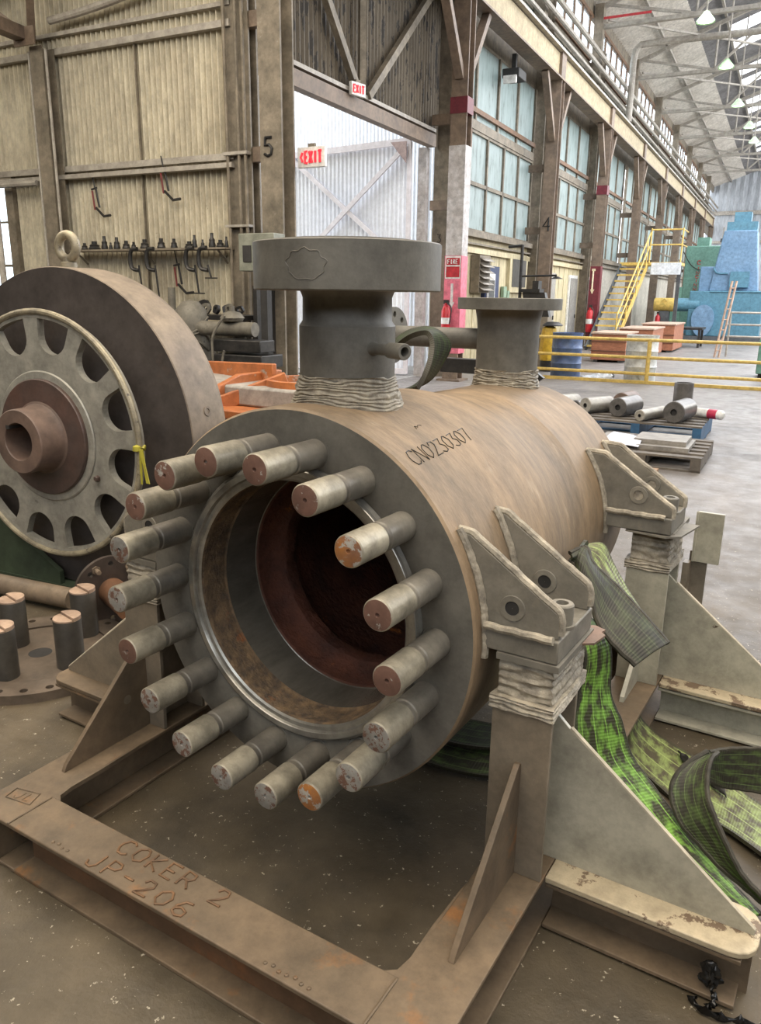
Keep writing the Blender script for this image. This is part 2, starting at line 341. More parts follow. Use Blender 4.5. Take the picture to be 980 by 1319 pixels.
for i, c in enumerate(CY[1:-1]):
    y0, y1 = c + 1.05, c + 6.95; fr = MB(); pn = MB(); rl = MB()
    rows = [(3.10, 4.09), (4.09, 5.13)]; NP = 5; pw = (y1 - y0) / NP
    for k in range(NP + 1): fr.box(-6.70, -6.60, y0 + k*pw - .035, y0 + k*pw + .035, 3.08, 5.2)
    for z in (3.10, 4.09, 5.15): fr.box(-6.70, -6.60, y0, y1, z - .04, z + .04)
    for k in range(5): fr.box(-6.70, -6.60, y0 + k*(y1-y0)/4 - .04, y0 + k*(y1-y0)/4 + .04, 5.2, 6.9)
    fr.box(-6.7, -6.58, y0, y1, 5.17, 5.36)
    wi = struct(f'window_{i+2}', fr, grime_steel)
    obj('pane', MB().box(-6.67, -6.65, y0, y1, 3.1, 5.15), fibre, wi, FB)
    obj('upper_pane', MB().box(-6.67, -6.65, y0, y1, 5.36, 6.9), fibre, wi, FB)
    obj('rail', MB().box(-6.64, -6.56, y0, y1, 5.50, 5.60), rust_frame, wi, FB)
    if i < 2:
        obj('hinged_sash', MB().box(-6.64, -6.58, y0+1.1, y0+1.22, 4.1, 5.15).box(-6.64, -6.58, y0, y0+1.2, 5.08, 5.15).box(-6.645, -6.62, y0, y0+1.12, 4.12, 5.1), rust_frame, wi, FB)
        obj('sash_glass', MB().box(-6.62, -6.61, y0+.05, y0+1.1, 4.15, 5.08), dull_glass, wi, FB)
    # high strip of small panes over the crane girder, then the clerestory
    f2 = MB(); 
    for k in range(8): f2.box(-6.72, -6.64, c + .4 + k*.87 - .03, c + .4 + k*.87 + .03, 7.75, 8.65)
    for z in (7.78, 8.62): f2.box(-6.72, -6.64, c + .3, c + 6.6, z - .04, z + .04)
    wi = struct(f'window_{i+12}', f2, grime_steel)
    obj('pane', MB().box(-6.69, -6.68, c + .3, c + 6.6, 7.75, 8.65), fibre, wi, FB)
    f3 = MB()
    for k in range(6): f3.box(-6.72, -6.64, c + .9 + k*1.0 - .02, c + .9 + k*1.0 + .03, 8.95, 10.2)
    for z in (8.98, 10.18): f3.box(-6.74, -6.62, c + .3, c + 6.2, z - .05, z + .05)
    wi = struct(f'window_{i+22}', f3, rust_frame)
    obj('pane', MB().box(-6.69, -6.68, c + .9, c + 5.9, 9.0, 10.15), clear_glass, wi, FB)
# far gable wall, right wall and the wall behind the photographer
w = MB(); corrug(w, (-7, 74, 0), (1, 0, 0), 21, (0, 0, 1), 15.5, (0, -1, 0), .6, .05, 4)
struct('wall_far', w, far_sheet, norm=False)
struct('trim_9', MB().box(-6.6, 14, 73.7, 73.9, 8.4, 8.7).box(-6.6, 14, 73.7, 73.9, 6.2, 6.4), pale_steel)
struct('wall_right', MB().box(12.0, 12.2, -13, 74, 0, 7), dark_m)
struct('wall_rear', MB().box(-17, 12, -13.2, -13, 0, 7), dark_m)
# roof
SL = .35
def rz_(x): return 10.75 + SL * (x + 6.4)
def roof_piece(mb, x0, x1, y0, y1, amp=.03, pitch=.28):
    n = max(2, int((y1 - y0) / pitch)) * 4
    return mb.grid(lambda a, b: (x0 + b*(x1-x0), y0 + a*(y1-y0), rz_(x0 + b*(x1-x0)) + amp*sin(2*pi*a*n/4)), n, 1)
struct('ceiling', roof_piece(MB(), -6.7, -4.4, 16.5, 74), roof_light, norm=False)
r = MB(); roof_piece(r, -4.4, -3.4, 16.5, 74); roof_piece(r, 2.4, 9.0, 16.5, 74)
gaps = []
y = 16.5
for c in CY[1:-1]:
    for g0, g1 in ((c + 1.6, c + 2.9), (c + 3.7, c + 5.0)):
        if g0 > y: roof_piece(r, -3.4, 2.4, y, g0)
        gaps.append((g0, g1)); y = g1
roof_piece(r, -3.4, 2.4, y, 74)
ce = struct('ceiling_upper', r, roof_dark, norm=False)
for g0, g1 in gaps: obj('skylight', roof_piece(MB(), -3.4, 2.4, g0, g1), sky_glass, ce, FB, norm=False)
struct('ceiling_near', MB().box(-6.7, 12, -13.2, 16.5, 10.6, 10.7).box(-17, -6.7, -13.2, 9.1, 6.6, 6.7), roof_light)
struct('wall_side', MB().box(-17.2, -17, -13.2, 9.1, 0, 6.7), dark_m)
struct('wall_upper_left', MB().box(-6.8, -6.7, -13.2, 9.1, 6.6, 10.7), dark_sheet)
pur = MB()
for x in (-5.4, -3.4, -1.4, .6, 2.6): pur.box(x-.04, x+.04, 16.5, 74, rz_(x) - .16, rz_(x) - .06)
obj('purlin', pur, pale_steel, ce, FB)

# crane columns along the side wall
def column(c, i, label):
    t = thing('crane_column', (-5.95, c, 0), label, 'column', 'crane columns along the window wall', FB)
    s = MB().wbeam((-5.95, c, 0), (-5.95, c, 6.95), .32, .30, (0, 1, 0), .03, .02)
    obj('shaft', s, grime_steel if i == 0 else brown_steel, t, FB)
    for sg in (-1, 1):
        obj('knee_brace', strut(MB(), (-5.95, c + sg*.15, 5.55), (-5.95, c + sg*1.15, 6.93), .16, .12), brown_steel, t, FB)
    obj('base_plate', MB().box(-6.2, -5.7, c - .25, c + .25, 0, .04), brown_steel, t, FB)
    for z in (3.3, 4.85): obj('tie', MB().box(-6.62, -6.1, c - .05 + .2, c + .05 + .2, z, z + .18), brown_steel, t, FB)
    return t
labs = ['thick scuffed brown column with a black number 5 beside the doorway', 'brown column with a maroon band, white painted middle and pink sign board',
 'brown column with a black number 4 behind the second nozzle', 'brown column painted dark red at its foot beside the yellow staircase',
 'brown column directly behind the yellow staircase landing', 'brown column between the staircase and the green machine',
 'far brown column next behind the one left of the green machine', 'far brown column above the left corner of the green machine',
 'very distant brown column above the green machine top', 'last brown column, nearest to the far wall']
cols = []
for i, c in enumerate(CY): cols.append(column(c, i, labs[i]))
def band(t, c, z0, z1, mat, name, d=.008, label=None):
    obj(name, MB().box(-6.11 - d, -5.79 + d, c - .15 - d, c + .15 + d, z0, z1), mat, t, FB, label=label)
band(cols[1], 15.1, 4.95, 5.23, maroon, 'red_band', .012)
band(cols[3], 28.0, 4.95, 5.23, maroon, 'red_band', .012)
white_p = mk('white_column_paint', (.62, .60, .60), (.42, .38, .36), 5, .55, c3=(.24, .17, .13), t3=.60, s3=30, w3=.1)
pink_p = mk('pink_sign_paint', (.78, .20, .28), (.66, .16, .22), 4, .45); red_p = mk('red_paint', (.50, .03, .04), (.40, .02, .03), 6, .4); whitep = mk('white_paint', (.8, .79, .77), (.7, .7, .68), 6, .45)
band(cols[1], 15.1, 2.42, 4.4, white_p, 'white_paint')
band(cols[1], 15.1, .55, 2.42, pink_p, 'sign_board', .016, 'pink fire extinguisher board')
band(cols[3], 28.0, .3, 2.7, maroon, 'red_foot', .012)
blackp = mk('black_paint', (.012, .012, .012), (.01, .01, .01), 5, .5); yel_l = mk('cream_letters', (.8, .7, .5), (.7, .6, .4), 5, .5)
def colfront(c, d=.02, ox=-6.09): return lambda u, v, z=0: (ox + u, c - .15 - d, z + v)
obj('number_4', write(MB(), '4', lambda u, v: (-6.05 + u, 21.6 - .158, 3.35 + v), .022, .3, .2, .34), blackp, cols[2], FB)
obj('number_5', write(MB(), '5', lambda u, v: (-6.05 + u, 8.9 - .158, 3.30 + v), .018, .3, .13, .21), blackp, cols[0], FB)
fb = MB().box(-6.09, -5.81, 14.925, 14.935, 2.02, 2.38); obj('sign_header', fb, red_p, cols[1], FB)
obj('sign_header_border', MB().box(-6.11, -5.79, 14.932, 14.94, 1.99, 2.41), whitep, cols[1], FB)
obj('sign_line', MB().box(-6.09, -5.81, 14.918, 14.925, 2.22, 2.245), whitep, cols[1], FB)
obj('lettering', write(MB(), 'FIRE', lambda u, v: (-6.06 + u, 14.92, 2.27 + v), .009, .056, .042, .08), whitep, cols[1], FB)
obj('arrow', strut(MB(), (-5.95, 14.92, 1.9), (-5.95, 14.92, 1.55), .05, .01).prism([(-6.01, 1.55), (-5.89, 1.55), (-5.95, 1.42)], 'y', 14.915, 14.925), whitep, cols[1], FB)
obj('arrow', strut(MB(), (-6.0, 27.83, 2.55), (-6.0, 27.83, 1.95), .07, .01).prism([(-6.07, 1.95), (-5.93, 1.95), (-6.0, 1.8)], 'y', 27.825, 27.835).box(-6.06, -5.94, 27.825, 27.835, 2.55, 2.62), yel_l, cols[3], FB)
# building columns beside each crane column
wl_lab = ['grimy conduit covered wall column at the corner of tan wall and doorway', 'wall column with faint number 3 between doorway and windows']
for i, c in enumerate(CY[:4]):
    cc = 9.12 if i == 0 else c + .75
    x0, x1 = (-6.75, -6.35)
    lb = wl_lab[i] if i < 2 else ['dark wall column right of the first window bay', 'dark wall column right of the second window bay'][i - 2]
    t = thing('wall_column', (-6.55, cc, 0), lb, 'column', 'wall columns', FB)
    xc, hh = (-6.62, .2) if i == 0 else (-6.55, .34)
    obj('shaft', MB().wbeam((xc, cc - .0, 0), (xc, cc, 9.4), .36, hh, (0, 1, 0), .03, .02), grime_steel, t, FB)
    if i == 0:
        for q, x in enumerate((-6.76, -6.58, -6.48)): obj('conduit', MB().tube([(x, cc-.17, .4), (x, cc-.17, 9)], .022, 8), grime_steel, t, FB)
        obj('clamp', MB().box(-6.82, -6.44, cc-.20, cc-.10, 3.38, 3.42).box(-6.82, -6.44, cc-.20, cc-.10, 5.2, 5.24).box(-6.82, -6.44, cc-.20, cc-.10, 2.5, 2.53), pale_steel, t, FB)
    if i == 1: obj('number_3', write(MB(), '3', lambda u, v: (-6.62 + u, cc - .19, 2.72 + v), .008, .3, .1, .16), blackp, t, FB)
# crane girder with one web panel per bay and the rail and pipes above it
t = thing('crane_girder', (-5.95, 12, 6.95), 'long tan riveted crane girder running above the window wall', 'girder', None, FB)
for i in range(len(CY) - 1):
    a, b_ = CY[i] + .18, CY[i+1] - .18
    obj('web_panel', MB().box(-5.93, -5.87, a, b_, 7.0, 7.52), girder_m, t, FB)
for c in CY: obj('stiffener', MB().box(-6.1, -5.80, c - .2, c + .2, 6.97, 7.55), brown_steel, t, FB)
obj('bottom_flange', MB().box(-6.15, -5.77, CY[0]-.2, CY[-1], 6.93, 6.97), brown_steel, t, FB)
obj('top_flange', MB().box(-6.15, -5.75, CY[0]-.2, CY[-1], 7.54, 7.60), pale_steel, t, FB)
obj('crane_rail', MB().box(-6.0, -5.93, CY[0]-.2, CY[-1], 7.6, 7.68), grime_steel, t, FB)
for k, (x, z, r_, lb) in enumerate(((-6.25, 8.30, .05, 'lower thin pipe run above the crane girder'), (-6.2, 8.6, .06, 'middle pipe run above the crane girder'), (-6.15, 8.9, .07, 'thick upper pipe run below the clerestory windows'))):
    solo('pipe_run', MB().tube([(x+.0, 15.3, z), (x, 73, z)], r_, 8), pale_steel, lb, 'pipe', 'pipes above the girder', FB)
solo('bent_pipe', MB().tube([(-5.9, 31, 7.7), (-5.9, 31, 9.6), (-5.85, 31, 9.95), (-5.7, 31, 10.1), (-5.2, 31, 10.12), (4, 31, 10.0)], .11, 10), pale_steel, 'pale bent pipe crossing below the roof from the side wall', 'pipe', None, FB)
# upper posts between clerestory windows
for i, c in enumerate(CY[1:]):
    solo('clerestory_post', MB().box(-6.62, -6.34, c - .15, c + .15, 7.76, 10.55), grime_steel,
         ['dusty upright post between first clerestory windows nearest the camera', 'dusty upright post at the second roof truss end', 'dusty upright post at the third roof truss end', 'dusty upright post at the fourth roof truss end',
          'dusty upright post at the fifth roof truss end', 'dusty upright post at the sixth roof truss end', 'dusty upright post at the seventh roof truss end', 'dusty upright post at the eighth roof truss end', 'dusty upright post against the far wall'][i], 'post', 'clerestory posts', FB)
# roof trusses
tl = ['nearest pale roof truss at the top right corner', 'second roof truss with a red tipped bottom chord', 'third roof truss behind the bent pipe', 'fourth roof truss from the camera', 'fifth roof truss from the camera', 'sixth roof truss from the camera', 'farthest roof truss in front of the far wall']
for i, c in enumerate(CY[2:9]):
    t = thing('roof_truss', (-6.3, c, 9.9), tl[i], 'truss', 'roof trusses', FB)
    obj('bottom_chord', strut(MB(), (-6.35, c, 9.92), (9, c, 9.92), .16, .12), pale_steel, t, FB)
    obj('top_chord', strut(MB(), (-6.35, c, 10.5), (9, c, rz_(9) - .2), .14, .12), pale_steel, t, FB)
    xs = [-6.3, -3.6, -.9, 1.8, 4.5, 7.2]
    for k in range(5):
        a = (xs[k], c, 9.95 if k % 2 else rz_(xs[k]) - .25); b_ = (xs[k+1], c, rz_(xs[k+1]) - .25 if k % 2 else 9.95)
        obj('web_member', strut(MB(), a, b_, .08, .08), pale_steel, t, FB)
        obj('web_member', strut(MB(), (xs[k+1], c, 9.95), (xs[k+1], c, rz_(xs[k+1]) - .2), .06, .06), pale_steel, t, FB)
    if i == 1: obj('red_tip', MB().box(-6.6, -4.9, c-.1, c-.085, 10.1, 10.17), mk('bright_red', (.6, .05, .06), None, 5, .5), t, FB)
for i, c in enumerate(CY[2:8]):
    solo('roof_brace', strut(MB(), (-6.2, c, 10.1), (-1.0, CY[i+3], 10.3), .06, .06), pale_steel,
         ['nearest diagonal roof rod under the pale sheets', 'second diagonal roof rod', 'third diagonal roof rod', 'fourth diagonal roof rod', 'fifth diagonal roof rod', 'farthest diagonal roof rod'][i], 'brace', 'diagonal roof rods', FB)
# hanging high-bay lamps
ll = ['nearest hanging high bay lamp with green rim, top right', 'second hanging high bay lamp, small and bright', 'third hanging high bay lamp with greenish rim', 'fourth hanging high bay lamp, small', 'farthest hanging high bay lamp at the right edge']
for i, (x, y, z) in enumerate([(-3.0, 25.3, 8.9), (-2.8, 30.2, 8.9), (-2.75, 36, 8.9), (-2.52, 40.5, 8.9), (-2.47, 44.2, 8.9)]):
    t = thing('high_bay_lamp', (x, y, z), ll[i], 'lamp', 'hanging high bay lamps', FB)
    obj('reflector', MB().lathe([(.07, .26), (.11, .2), (.23, .06), (.25, 0), (.23, 0), (.10, .18)], (x, y, z), (0, 0, 1), 20), mk('lamp_green', (.35, .55, .30), None, 3, .4), t, FB)
    obj('bulb', MB().lathe([(.001, .03), (.12, .03), (.20, .02), (.16, .10), (.001, .14)], (x, y, z), (0, 0, 1), 16), emis('lamp_glow', (1, 1, .92), 4), t, FB)
    obj('hanger', MB().tube([(x, y, z + .25), (x, y, rz_(x) + .02)], .025, 6), pale_steel, t, FB)

t = thing('flood_lamp', (-6.25, 18.9, 6.5), 'black flood lamp with a white face hanging under the girder', 'lamp', None, FB)
obj('housing', MB().box(-6.45, -6.05, 18.75, 19.3, 6.42, 6.62), dark_m, t, FB, bevel=.02); obj('lens', MB().box(-6.40, -6.10, 18.70, 18.76, 6.30, 6.46), whitep, t, FB)
obj('hanger', MB().box(-6.3, -6.2, 18.95, 19.05, 6.6, 6.95), dark_m, t, FB)
RIB = {'A1': [[[0.532, 0.655, 0.847], [0.528, 0.66, 0.869]], [[0.575, 0.652, 0.833], [0.554, 0.702, 0.877]], [[0.636, 0.609, 0.811], [0.599, 0.706, 0.877]], [[0.683, 0.577, 0.773], [0.658, 0.67, 0.843]], [[0.73, 0.526, 0.713], [0.738, 0.664, 0.787]], [[0.793, 0.49, 0.671], [0.828, 0.629, 0.732]], [[0.859, 0.481, 0.631], [0.919, 0.592, 0.671]]], 'A2': [[[0.601, 0.756, 0.84], [0.593, 0.818, 0.859]], [[0.63, 0.764, 0.811], [0.637, 0.845, 0.859]], [[0.676, 0.745, 0.778], [0.676, 0.847, 0.793]], [[0.725, 0.737, 0.737], [0.727, 0.833, 0.728]], [[0.772, 0.729, 0.697], [0.781, 0.812, 0.673]]], 'B': [[[0.706, 0.477, 0.646], [0.74, 0.594, 0.642]], [[0.707, 0.458, 0.509], [0.773, 0.562, 0.481]], [[0.712, 0.43, 0.413], [0.815, 0.561, 0.397]], [[0.746, 0.414, 0.301], [0.854, 0.554, 0.301]], [[0.816, 0.388, 0.237], [0.926, 0.549, 0.224]], [[0.9, 0.379, 0.163], [1.003, 0.527, 0.161]], [[1.0, 0.383, 0.098], [1.08, 0.506, 0.102]], [[1.101, 0.38, 0.049], [1.174, 0.483, 0.042]], [[1.216, 0.339, 0.02], [1.274, 0.415, 0.02]]], 'Cc': [[[0.686, 1.113, 0.03], [0.606, 1.346, 0.03]], [[0.753, 0.986, 0.03], [0.694, 1.277, 0.03]], [[0.826, 0.917, 0.03], [0.799, 1.233, 0.03]], [[0.902, 0.867, 0.03], [0.898, 1.16, 0.03]], [[0.998, 0.796, 0.03], [1.0, 1.098, 0.03]], [[1.12, 0.753, 0.03], [1.117, 1.016, 0.03]], [[1.231, 0.681, 0.03], [1.261, 0.922, 0.03]], [[1.374, 0.598, 0.03], [1.402, 0.811, 0.03]]], 'D1': [[[1.279, 0.418, 0.052], [1.287, 0.387, 0.094]], [[1.226, 0.438, 0.067], [1.264, 0.408, 0.088]], [[1.151, 0.451, 0.099], [1.211, 0.422, 0.121]], [[1.081, 0.48, 0.133], [1.162, 0.457, 0.17]], [[1.032, 0.496, 0.161], [1.114, 0.495, 0.226]], [[0.993, 0.534, 0.204], [1.087, 0.536, 0.255]], [[0.985, 0.568, 0.246], [1.074, 0.588, 0.291]], [[1.009, 0.619, 0.285], [1.073, 0.643, 0.31]], [[1.056, 0.681, 0.311], [1.083, 0.696, 0.306]]], 'D2': [[[1.071, 0.642, 0.238], [1.062, 0.684, 0.308]], [[1.107, 0.72, 0.186], [1.103, 0.733, 0.307]], [[1.161, 0.73, 0.19], [1.164, 0.75, 0.321]], [[1.257, 0.723, 0.209], [1.236, 0.753, 0.342]], [[1.339, 0.705, 0.223], [1.317, 0.737, 0.366]]], 'F': [[[-0.112, 0.899, 1.318], [-0.239, 0.992, 1.283]], [[-0.096, 0.927, 1.374], [-0.154, 1.061, 1.334]], [[-0.098, 0.969, 1.434], [-0.12, 1.12, 1.412]], [[-0.118, 1.009, 1.482], [-0.119, 1.161, 1.464]], [[-0.155, 1.033, 1.512], [-0.163, 1.171, 1.504]], [[-0.221, 1.036, 1.498], [-0.218, 1.168, 1.524]], [[-0.288, 1.057, 1.462], [-0.285, 1.148, 1.513]], [[-0.331, 1.064, 1.417], [-0.353, 1.142, 1.474]], [[-0.347, 1.062, 1.364], [-0.393, 1.125, 1.42]]]}
# ------------------------------------------------------------------ the vessel
grey_p = mk('grey_primer', (.180, .172, .148), (.135, .128, .112), 5, .48, bump=.06, bscale=120, c3=(.22, .21, .185), t3=.68, s3=12, w3=.15)
tan_dust = mk('dusty_tan_shell', (.32, .225, .135), (.20, .15, .10), 2.6, .62, c3=(.44, .36, .26), t3=.62, s3=5, w3=.2, stretch=(1, 2.2, .8), bump=.10, bscale=60)
dusty_grey = mk('dusty_grey_paint', (.235, .215, .175), (.175, .165, .14), 4, .58, bump=.08, bscale=90, c3=(.34, .29, .21), t3=.60, s3=7, w3=.2)
weld_m = mk('painted_weld', (.46, .41, .32), (.24, .215, .175), 18, .6, bump=.5, bscale=60)
bolt_m = mk('galvanised_stud', (.40, .365, .285), (.26, .24, .19), 9, .42, .25, bump=.08, bscale=150, c3=(.14, .12, .10), t3=.66, s3=26, w3=.08)
stud_root = mk('oily_stud_root', (.27, .25, .21), (.16, .148, .13), 7, .38, .3, bump=.06, bscale=150)
bolt_face = mk('chipped_stud_end', (.215, .115, .085), (.155, .085, .065), 14, .6, c3=(.46, .44, .40), t3=.60, s3=38, w3=.02)
bolt_face2 = mk('silver_stud_end', (.40, .39, .36), (.28, .27, .25), 14, .5, .2, c3=(.20, .11, .08), t3=.52, s3=45, w3=.02)
bolt_face3 = mk('orange_rusted_stud_end', (.42, .17, .04), (.22, .11, .07), 16, .65, c3=(.40, .38, .34), t3=.53, s3=24, w3=.02)
bright_edge = mk('machined_steel', (.46, .45, .41), (.30, .29, .26), 8, .28, .7)
bore_mat = mk('machined_bore', (.20, .185, .155), (.155, .145, .125), 3, .22, .35, stretch=(1, .3, 1))
rusty_band = mk('rough_rust_band', (.24, .16, .09), (.075, .058, .045), 26, .8, bump=.8, bscale=80, c3=(.25, .09, .03), t3=.6, s3=9, w3=.1)
dark_rust = mk('deep_red_rust', (.135, .045, .025), (.06, .022, .015), 7, .8, bump=.8, bscale=50, c3=(.42, .14, .03), t3=.64, s3=9, w3=.08)
beam_m = mk('rusty_brown_beam', (.195, .140, .088), (.115, .088, .06), 3.2, .5, bump=.10, bscale=60, c3=(.27, .13, .05), t3=.58, s3=4, w3=.12, rough2=.66)
post_m = mk('greige_post', (.25, .205, .15), (.18, .155, .12), 3, .42, bump=.05, bscale=90)
gusset_m = mk('chipped_cream_plate', (.47, .45, .36), (.36, .345, .28), 3, .30, c3=(.09, .06, .04), t3=.665, s3=7, w3=.02, bump=.03)
cream_flange = mk('chipped_cream_flange', (.54, .46, .32), (.42, .35, .24), 5, .5, c3=(.15, .105, .07), t3=.545, s3=9, w3=.03)
shim_m = mk('rusty_shim', (.27, .17, .12), (.19, .13, .10), 8, .6)
ZC, RF = .785, .5687
V = thing('pressure_vessel', (0, .8, .2), 'flanged pressure vessel with tan dusty shell and ring of eighteen studs on a steel skid', 'pressure vessel')
def AX(y): return (0, y, ZC)
Y = (0, 1, 0)
# shell: forged ring, taper, barrel
prof = [(RF - .006, 0), (RF, .008), (RF, .30), (RF, .56), (.560, .66), (.540, .76), (.524, .86), (.517, .95), (.517, 1.08), (.5185, 1.085), (.5185, 1.10), (.516, 1.105), (.516, 1.56), (.505, 1.62), (.42, 1.70), (.2, 1.74), (.001, 1.745)]
obj('shell', MB().lathe([(r, t) for r, t in prof], AX(0), Y, 128), tan_dust, V, label='tan dusty cylindrical shell')
obj('flange_face', MB().lathe([(RF - .006, 0), (.425, 0), (.418, .003), (.414, -.001), (.412, -.008), (.406, -.011)], AX(0), Y, 128), grey_p, V)
obj('seat_ring', MB().lathe([(.406, -.011), (.404, -.013), (.388, -.013), (.386, -.010), (.384, -.003), (.372, -.003), (.366, .002)], AX(0), Y, 128), bright_edge, V, label='bright machined seating ring')
random.seed(4)
obj('rough_band', MB().lathe([(.366, .002), (.364, .012), (.369, .014), (.370, .04), (.370, .08), (.369, .108), (.362, .110)], AX(0), Y, 160, jit=lambda i, j: random.uniform(-.0012, .0012) if 2 < i < 6 else 0), rusty_band, V, label='rough brown rust band inside the mouth')
obj('machined_bore', MB().lathe([(.362, .110), (.361, .25), (.358, .252)], AX(0), Y, 128), bore_mat, V)
obj('rusted_ledge', MB().lathe([(.358, .252), (.352, .256), (.350, .30), (.334, .33), (.312, .345), (.308, .36), (.308, .40), (.322, .42), (.36, .46), (.40, .5), (.40, 1.5), (.25, 1.6), (.001, 1.62)], AX(0), Y, 128, jit=lambda i, j: random.uniform(-.002, .002) if 1 < i < 8 else 0), dark_rust, V, label='dark red rusted cavity with ledge')
# studs
SR = .0405; L_ = .2474
kinds = {0: bolt_face, 1: bolt_face, 2: bolt_face, 3: bolt_face, 4: bolt_face3, 5: bolt_face, 6: bolt_face, 7: bolt_face2, 8: bolt_face2, 9: bolt_face3, 10: bolt_face2, 11: bolt_face2, 12: bolt_face2, 13: bolt_face2, 14: bolt_face, 15: bolt_face2, 16: bolt_face2, 17: bolt_face}
seen = {}
first = {}
for k in range(18):
    a = radians(-30.113 + 20 * k); c = (.46 * sin(a), 0, ZC + .46 * cos(a)); fm = kinds[k]
    if fm.name not in first:
        s = obj('stud', MB().lathe([(SR + .0005, -.012), (SR - .0012, .004), (SR - .0012, .112), (SR - .0045, .115), (SR - .0045, .124), (SR - .001, .130), (SR, .133)], c, (0, -1, 0), 40), stud_root, V)
        obj('plain_end', MB().lathe([(SR, .133), (SR, L_ - .003), (SR - .003, L_)], c, (0, -1, 0), 40), bolt_m, s, label='pale smooth outer end')
        obj('stud_end', MB().lathe([(SR - .003, L_), (SR - .004, L_ + .0004), (.006, L_ + .0004), (.005, L_ - .004), (.001, L_ - .012)], c, (0, -1, 0), 40), fm, s, label='brown chipped end face')
        obj('thread_collar', MB().lathe([(SR + .007, .0006), (SR + .0055, -.004), (SR + .001, -.006)], c, (0, -1, 0), 40), dark_m, s)
        first[fm.name] = (s, Vector(c))
    else:
        s0, c0 = first[fm.name]; s = dup(s0, V); s.location = Vector(s0.location) + (Vector(c) - c0)
# nozzles
def weld_ring(name, c, r0, r1, z0, z1, parent, mat=weld_m, n=96, rows=11, RS=RF, seed=1, label=None):
    """stack of weld beads between nozzle neck and shell; its foot follows the shell's curve"""
    def fn(u, v):
        a = 2*pi*u; t = v
        r = r0 + (r1 - r0) * t**1.3
        x, y = c[0] + r*cos(a), c[1] + r*sin(a)
        zb = ZC + sqrt(max(RS*RS - x*x, .0001)) - .004
        z = z1*(1 - t) + zb*t
        q = noise.noise(Vector((cos(a)*2.6, sin(a)*2.6, t*5 + seed*9)))
        bead = .0026 * sin(t * rows * 2*pi + q*7.0) + .0035*q + .0016*noise.noise(Vector((cos(a)*14, sin(a)*14, t*20)))
        rr = r + bead
        return (c[0] + rr*cos(a), c[1] + rr*sin(a), z)
    return obj(name, MB().grid(fn, n, rows*6), mat, parent, angle=60, label=label)
def nozzle(c, zt, zf0, rf, rn, prof, weld):
    pass
N1 = (0, .268); 
nz = obj('nozzle', MB().lathe([(.139, 1.30), (.139, 1.562), (.129, 1.576), (.128, 1.640), (.134, 1.655), (.14, 1.66)], (N1[0], N1[1], 0), (0, 0, 1), 96), grey_p, V, label='thick nozzle neck')
obj('nozzle_flange', MB().lathe([(.10, 1.658), (.262, 1.658), (.265, 1.661), (.265, 1.783), (.262, 1.786), (.205, 1.787), (.203, 1.793), (.11, 1.793), (.108, 1.6)], (N1[0], N1[1], 0), (0, 0, 1), 128), grey_p, nz, label='thick plain disc flange')
weld_ring('weld_bead', (N1[0], N1[1]), .1405, .168, 0, 1.425, nz, rows=9)
# small side coupling on the first nozzle
cd = Vector((.80, -.36, 0)).normalized(); c0 = Vector((N1[0], N1[1], 1.505)) + cd * .128
cp = obj('side_coupling', MB().lathe([(.026, 0), (.019, .012), (.0155, .03), (.0155, .085), (.021, .090), (.022, .155), (.0205, .158), (.013, .158), (.012, .10)], c0, cd, 28), grey_p, nz, label='small threaded side coupling')
N2 = (0, 1.46)
nz2 = obj('nozzle', MB().lathe([(.128, 1.28), (.128, 1.525), (.131, 1.56), (.139, 1.60)], (*N2, 0), (0, 0, 1), 96), grey_p, V, label='rear nozzle neck')
obj('nozzle_flange', MB().lathe([(.09, 1.599), (.211, 1.599), (.213, 1.601), (.213, 1.643), (.211, 1.645), (.10, 1.645), (.098, 1.5)], (*N2, 0), (0, 0, 1), 96), grey_p, nz2, label='thin flat disc flange')
weld_ring('weld_bead', N2, .1295, .142, 0, 1.36, nz2, rows=6, RS=.516, seed=3)
# side pipe with drilled flange leaving the rear nozzle
sp = obj('side_pipe', MB().tube([(-.10, 1.46, 1.475), (-.55, 1.46, 1.475)], .044, 28), grey_p, nz2)
fl = MB(); R0, R1 = .05, .125
def plate_holes(mb, org, axis, R0, R1, rc, nh, rh, th, seg=12):
    """round plate with a bolt circle of real holes"""
    o = Vector(org); d = Vector(axis).normalized(); a = d.orthogonal().normalized(); b = d.cross(a)
    def P(r, t, h): return o + d*h + (a*cos(t) + b*sin(t))*r
    for h, fl_ in ((0, 0), (th, 1)):
        for k in range(nh):
            t0 = 2*pi*k/nh; w = pi/nh; ring = []; cen = o + d*h + (a*cos(t0) + b*sin(t0))*rc; sq = []
            m_ = seg * 2
            for j in range(m_):
                q = 2*pi*j/m_; dirv = Vector((cos(q), sin(q)))
                s = min(1/max(abs(dirv.x), 1e-6), 1/max(abs(dirv.y), 1e-6)); u, v = dirv.x*s, dirv.y*s
                rr = rc + (u*(R1 - rc) if u > 0 else u*(rc - R0)); tt = t0 + v*w
                sq.append(P(rr, tt, h)); ring.append(cen + (a*cos(t0) + b*sin(t0))*(rh*cos(q)) + (-a*sin(t0) + b*cos(t0))*(rh*sin(q)))
            mb.add(sq + ring, [(j, (j+1) % m_, m_ + (j+1) % m_, m_ + j) for j in range(m_)])
            if not h: mb.add(ring + [p + d*th for p in ring], [(j, (j+1) % m_, m_ + (j+1) % m_, m_ + j) for j in range(m_)])
    mb.lathe([(R1, 0), (R1, th)], org, axis, 64); mb.lathe([(R0, 0), (R0, th)], org, axis, 48); return mb
obj('pipe_flange', plate_holes(MB(), (-.55, 1.46, 1.475), (-1, 0, 0), .03, .125, .092, 8, .014, .03), grey_p, sp)
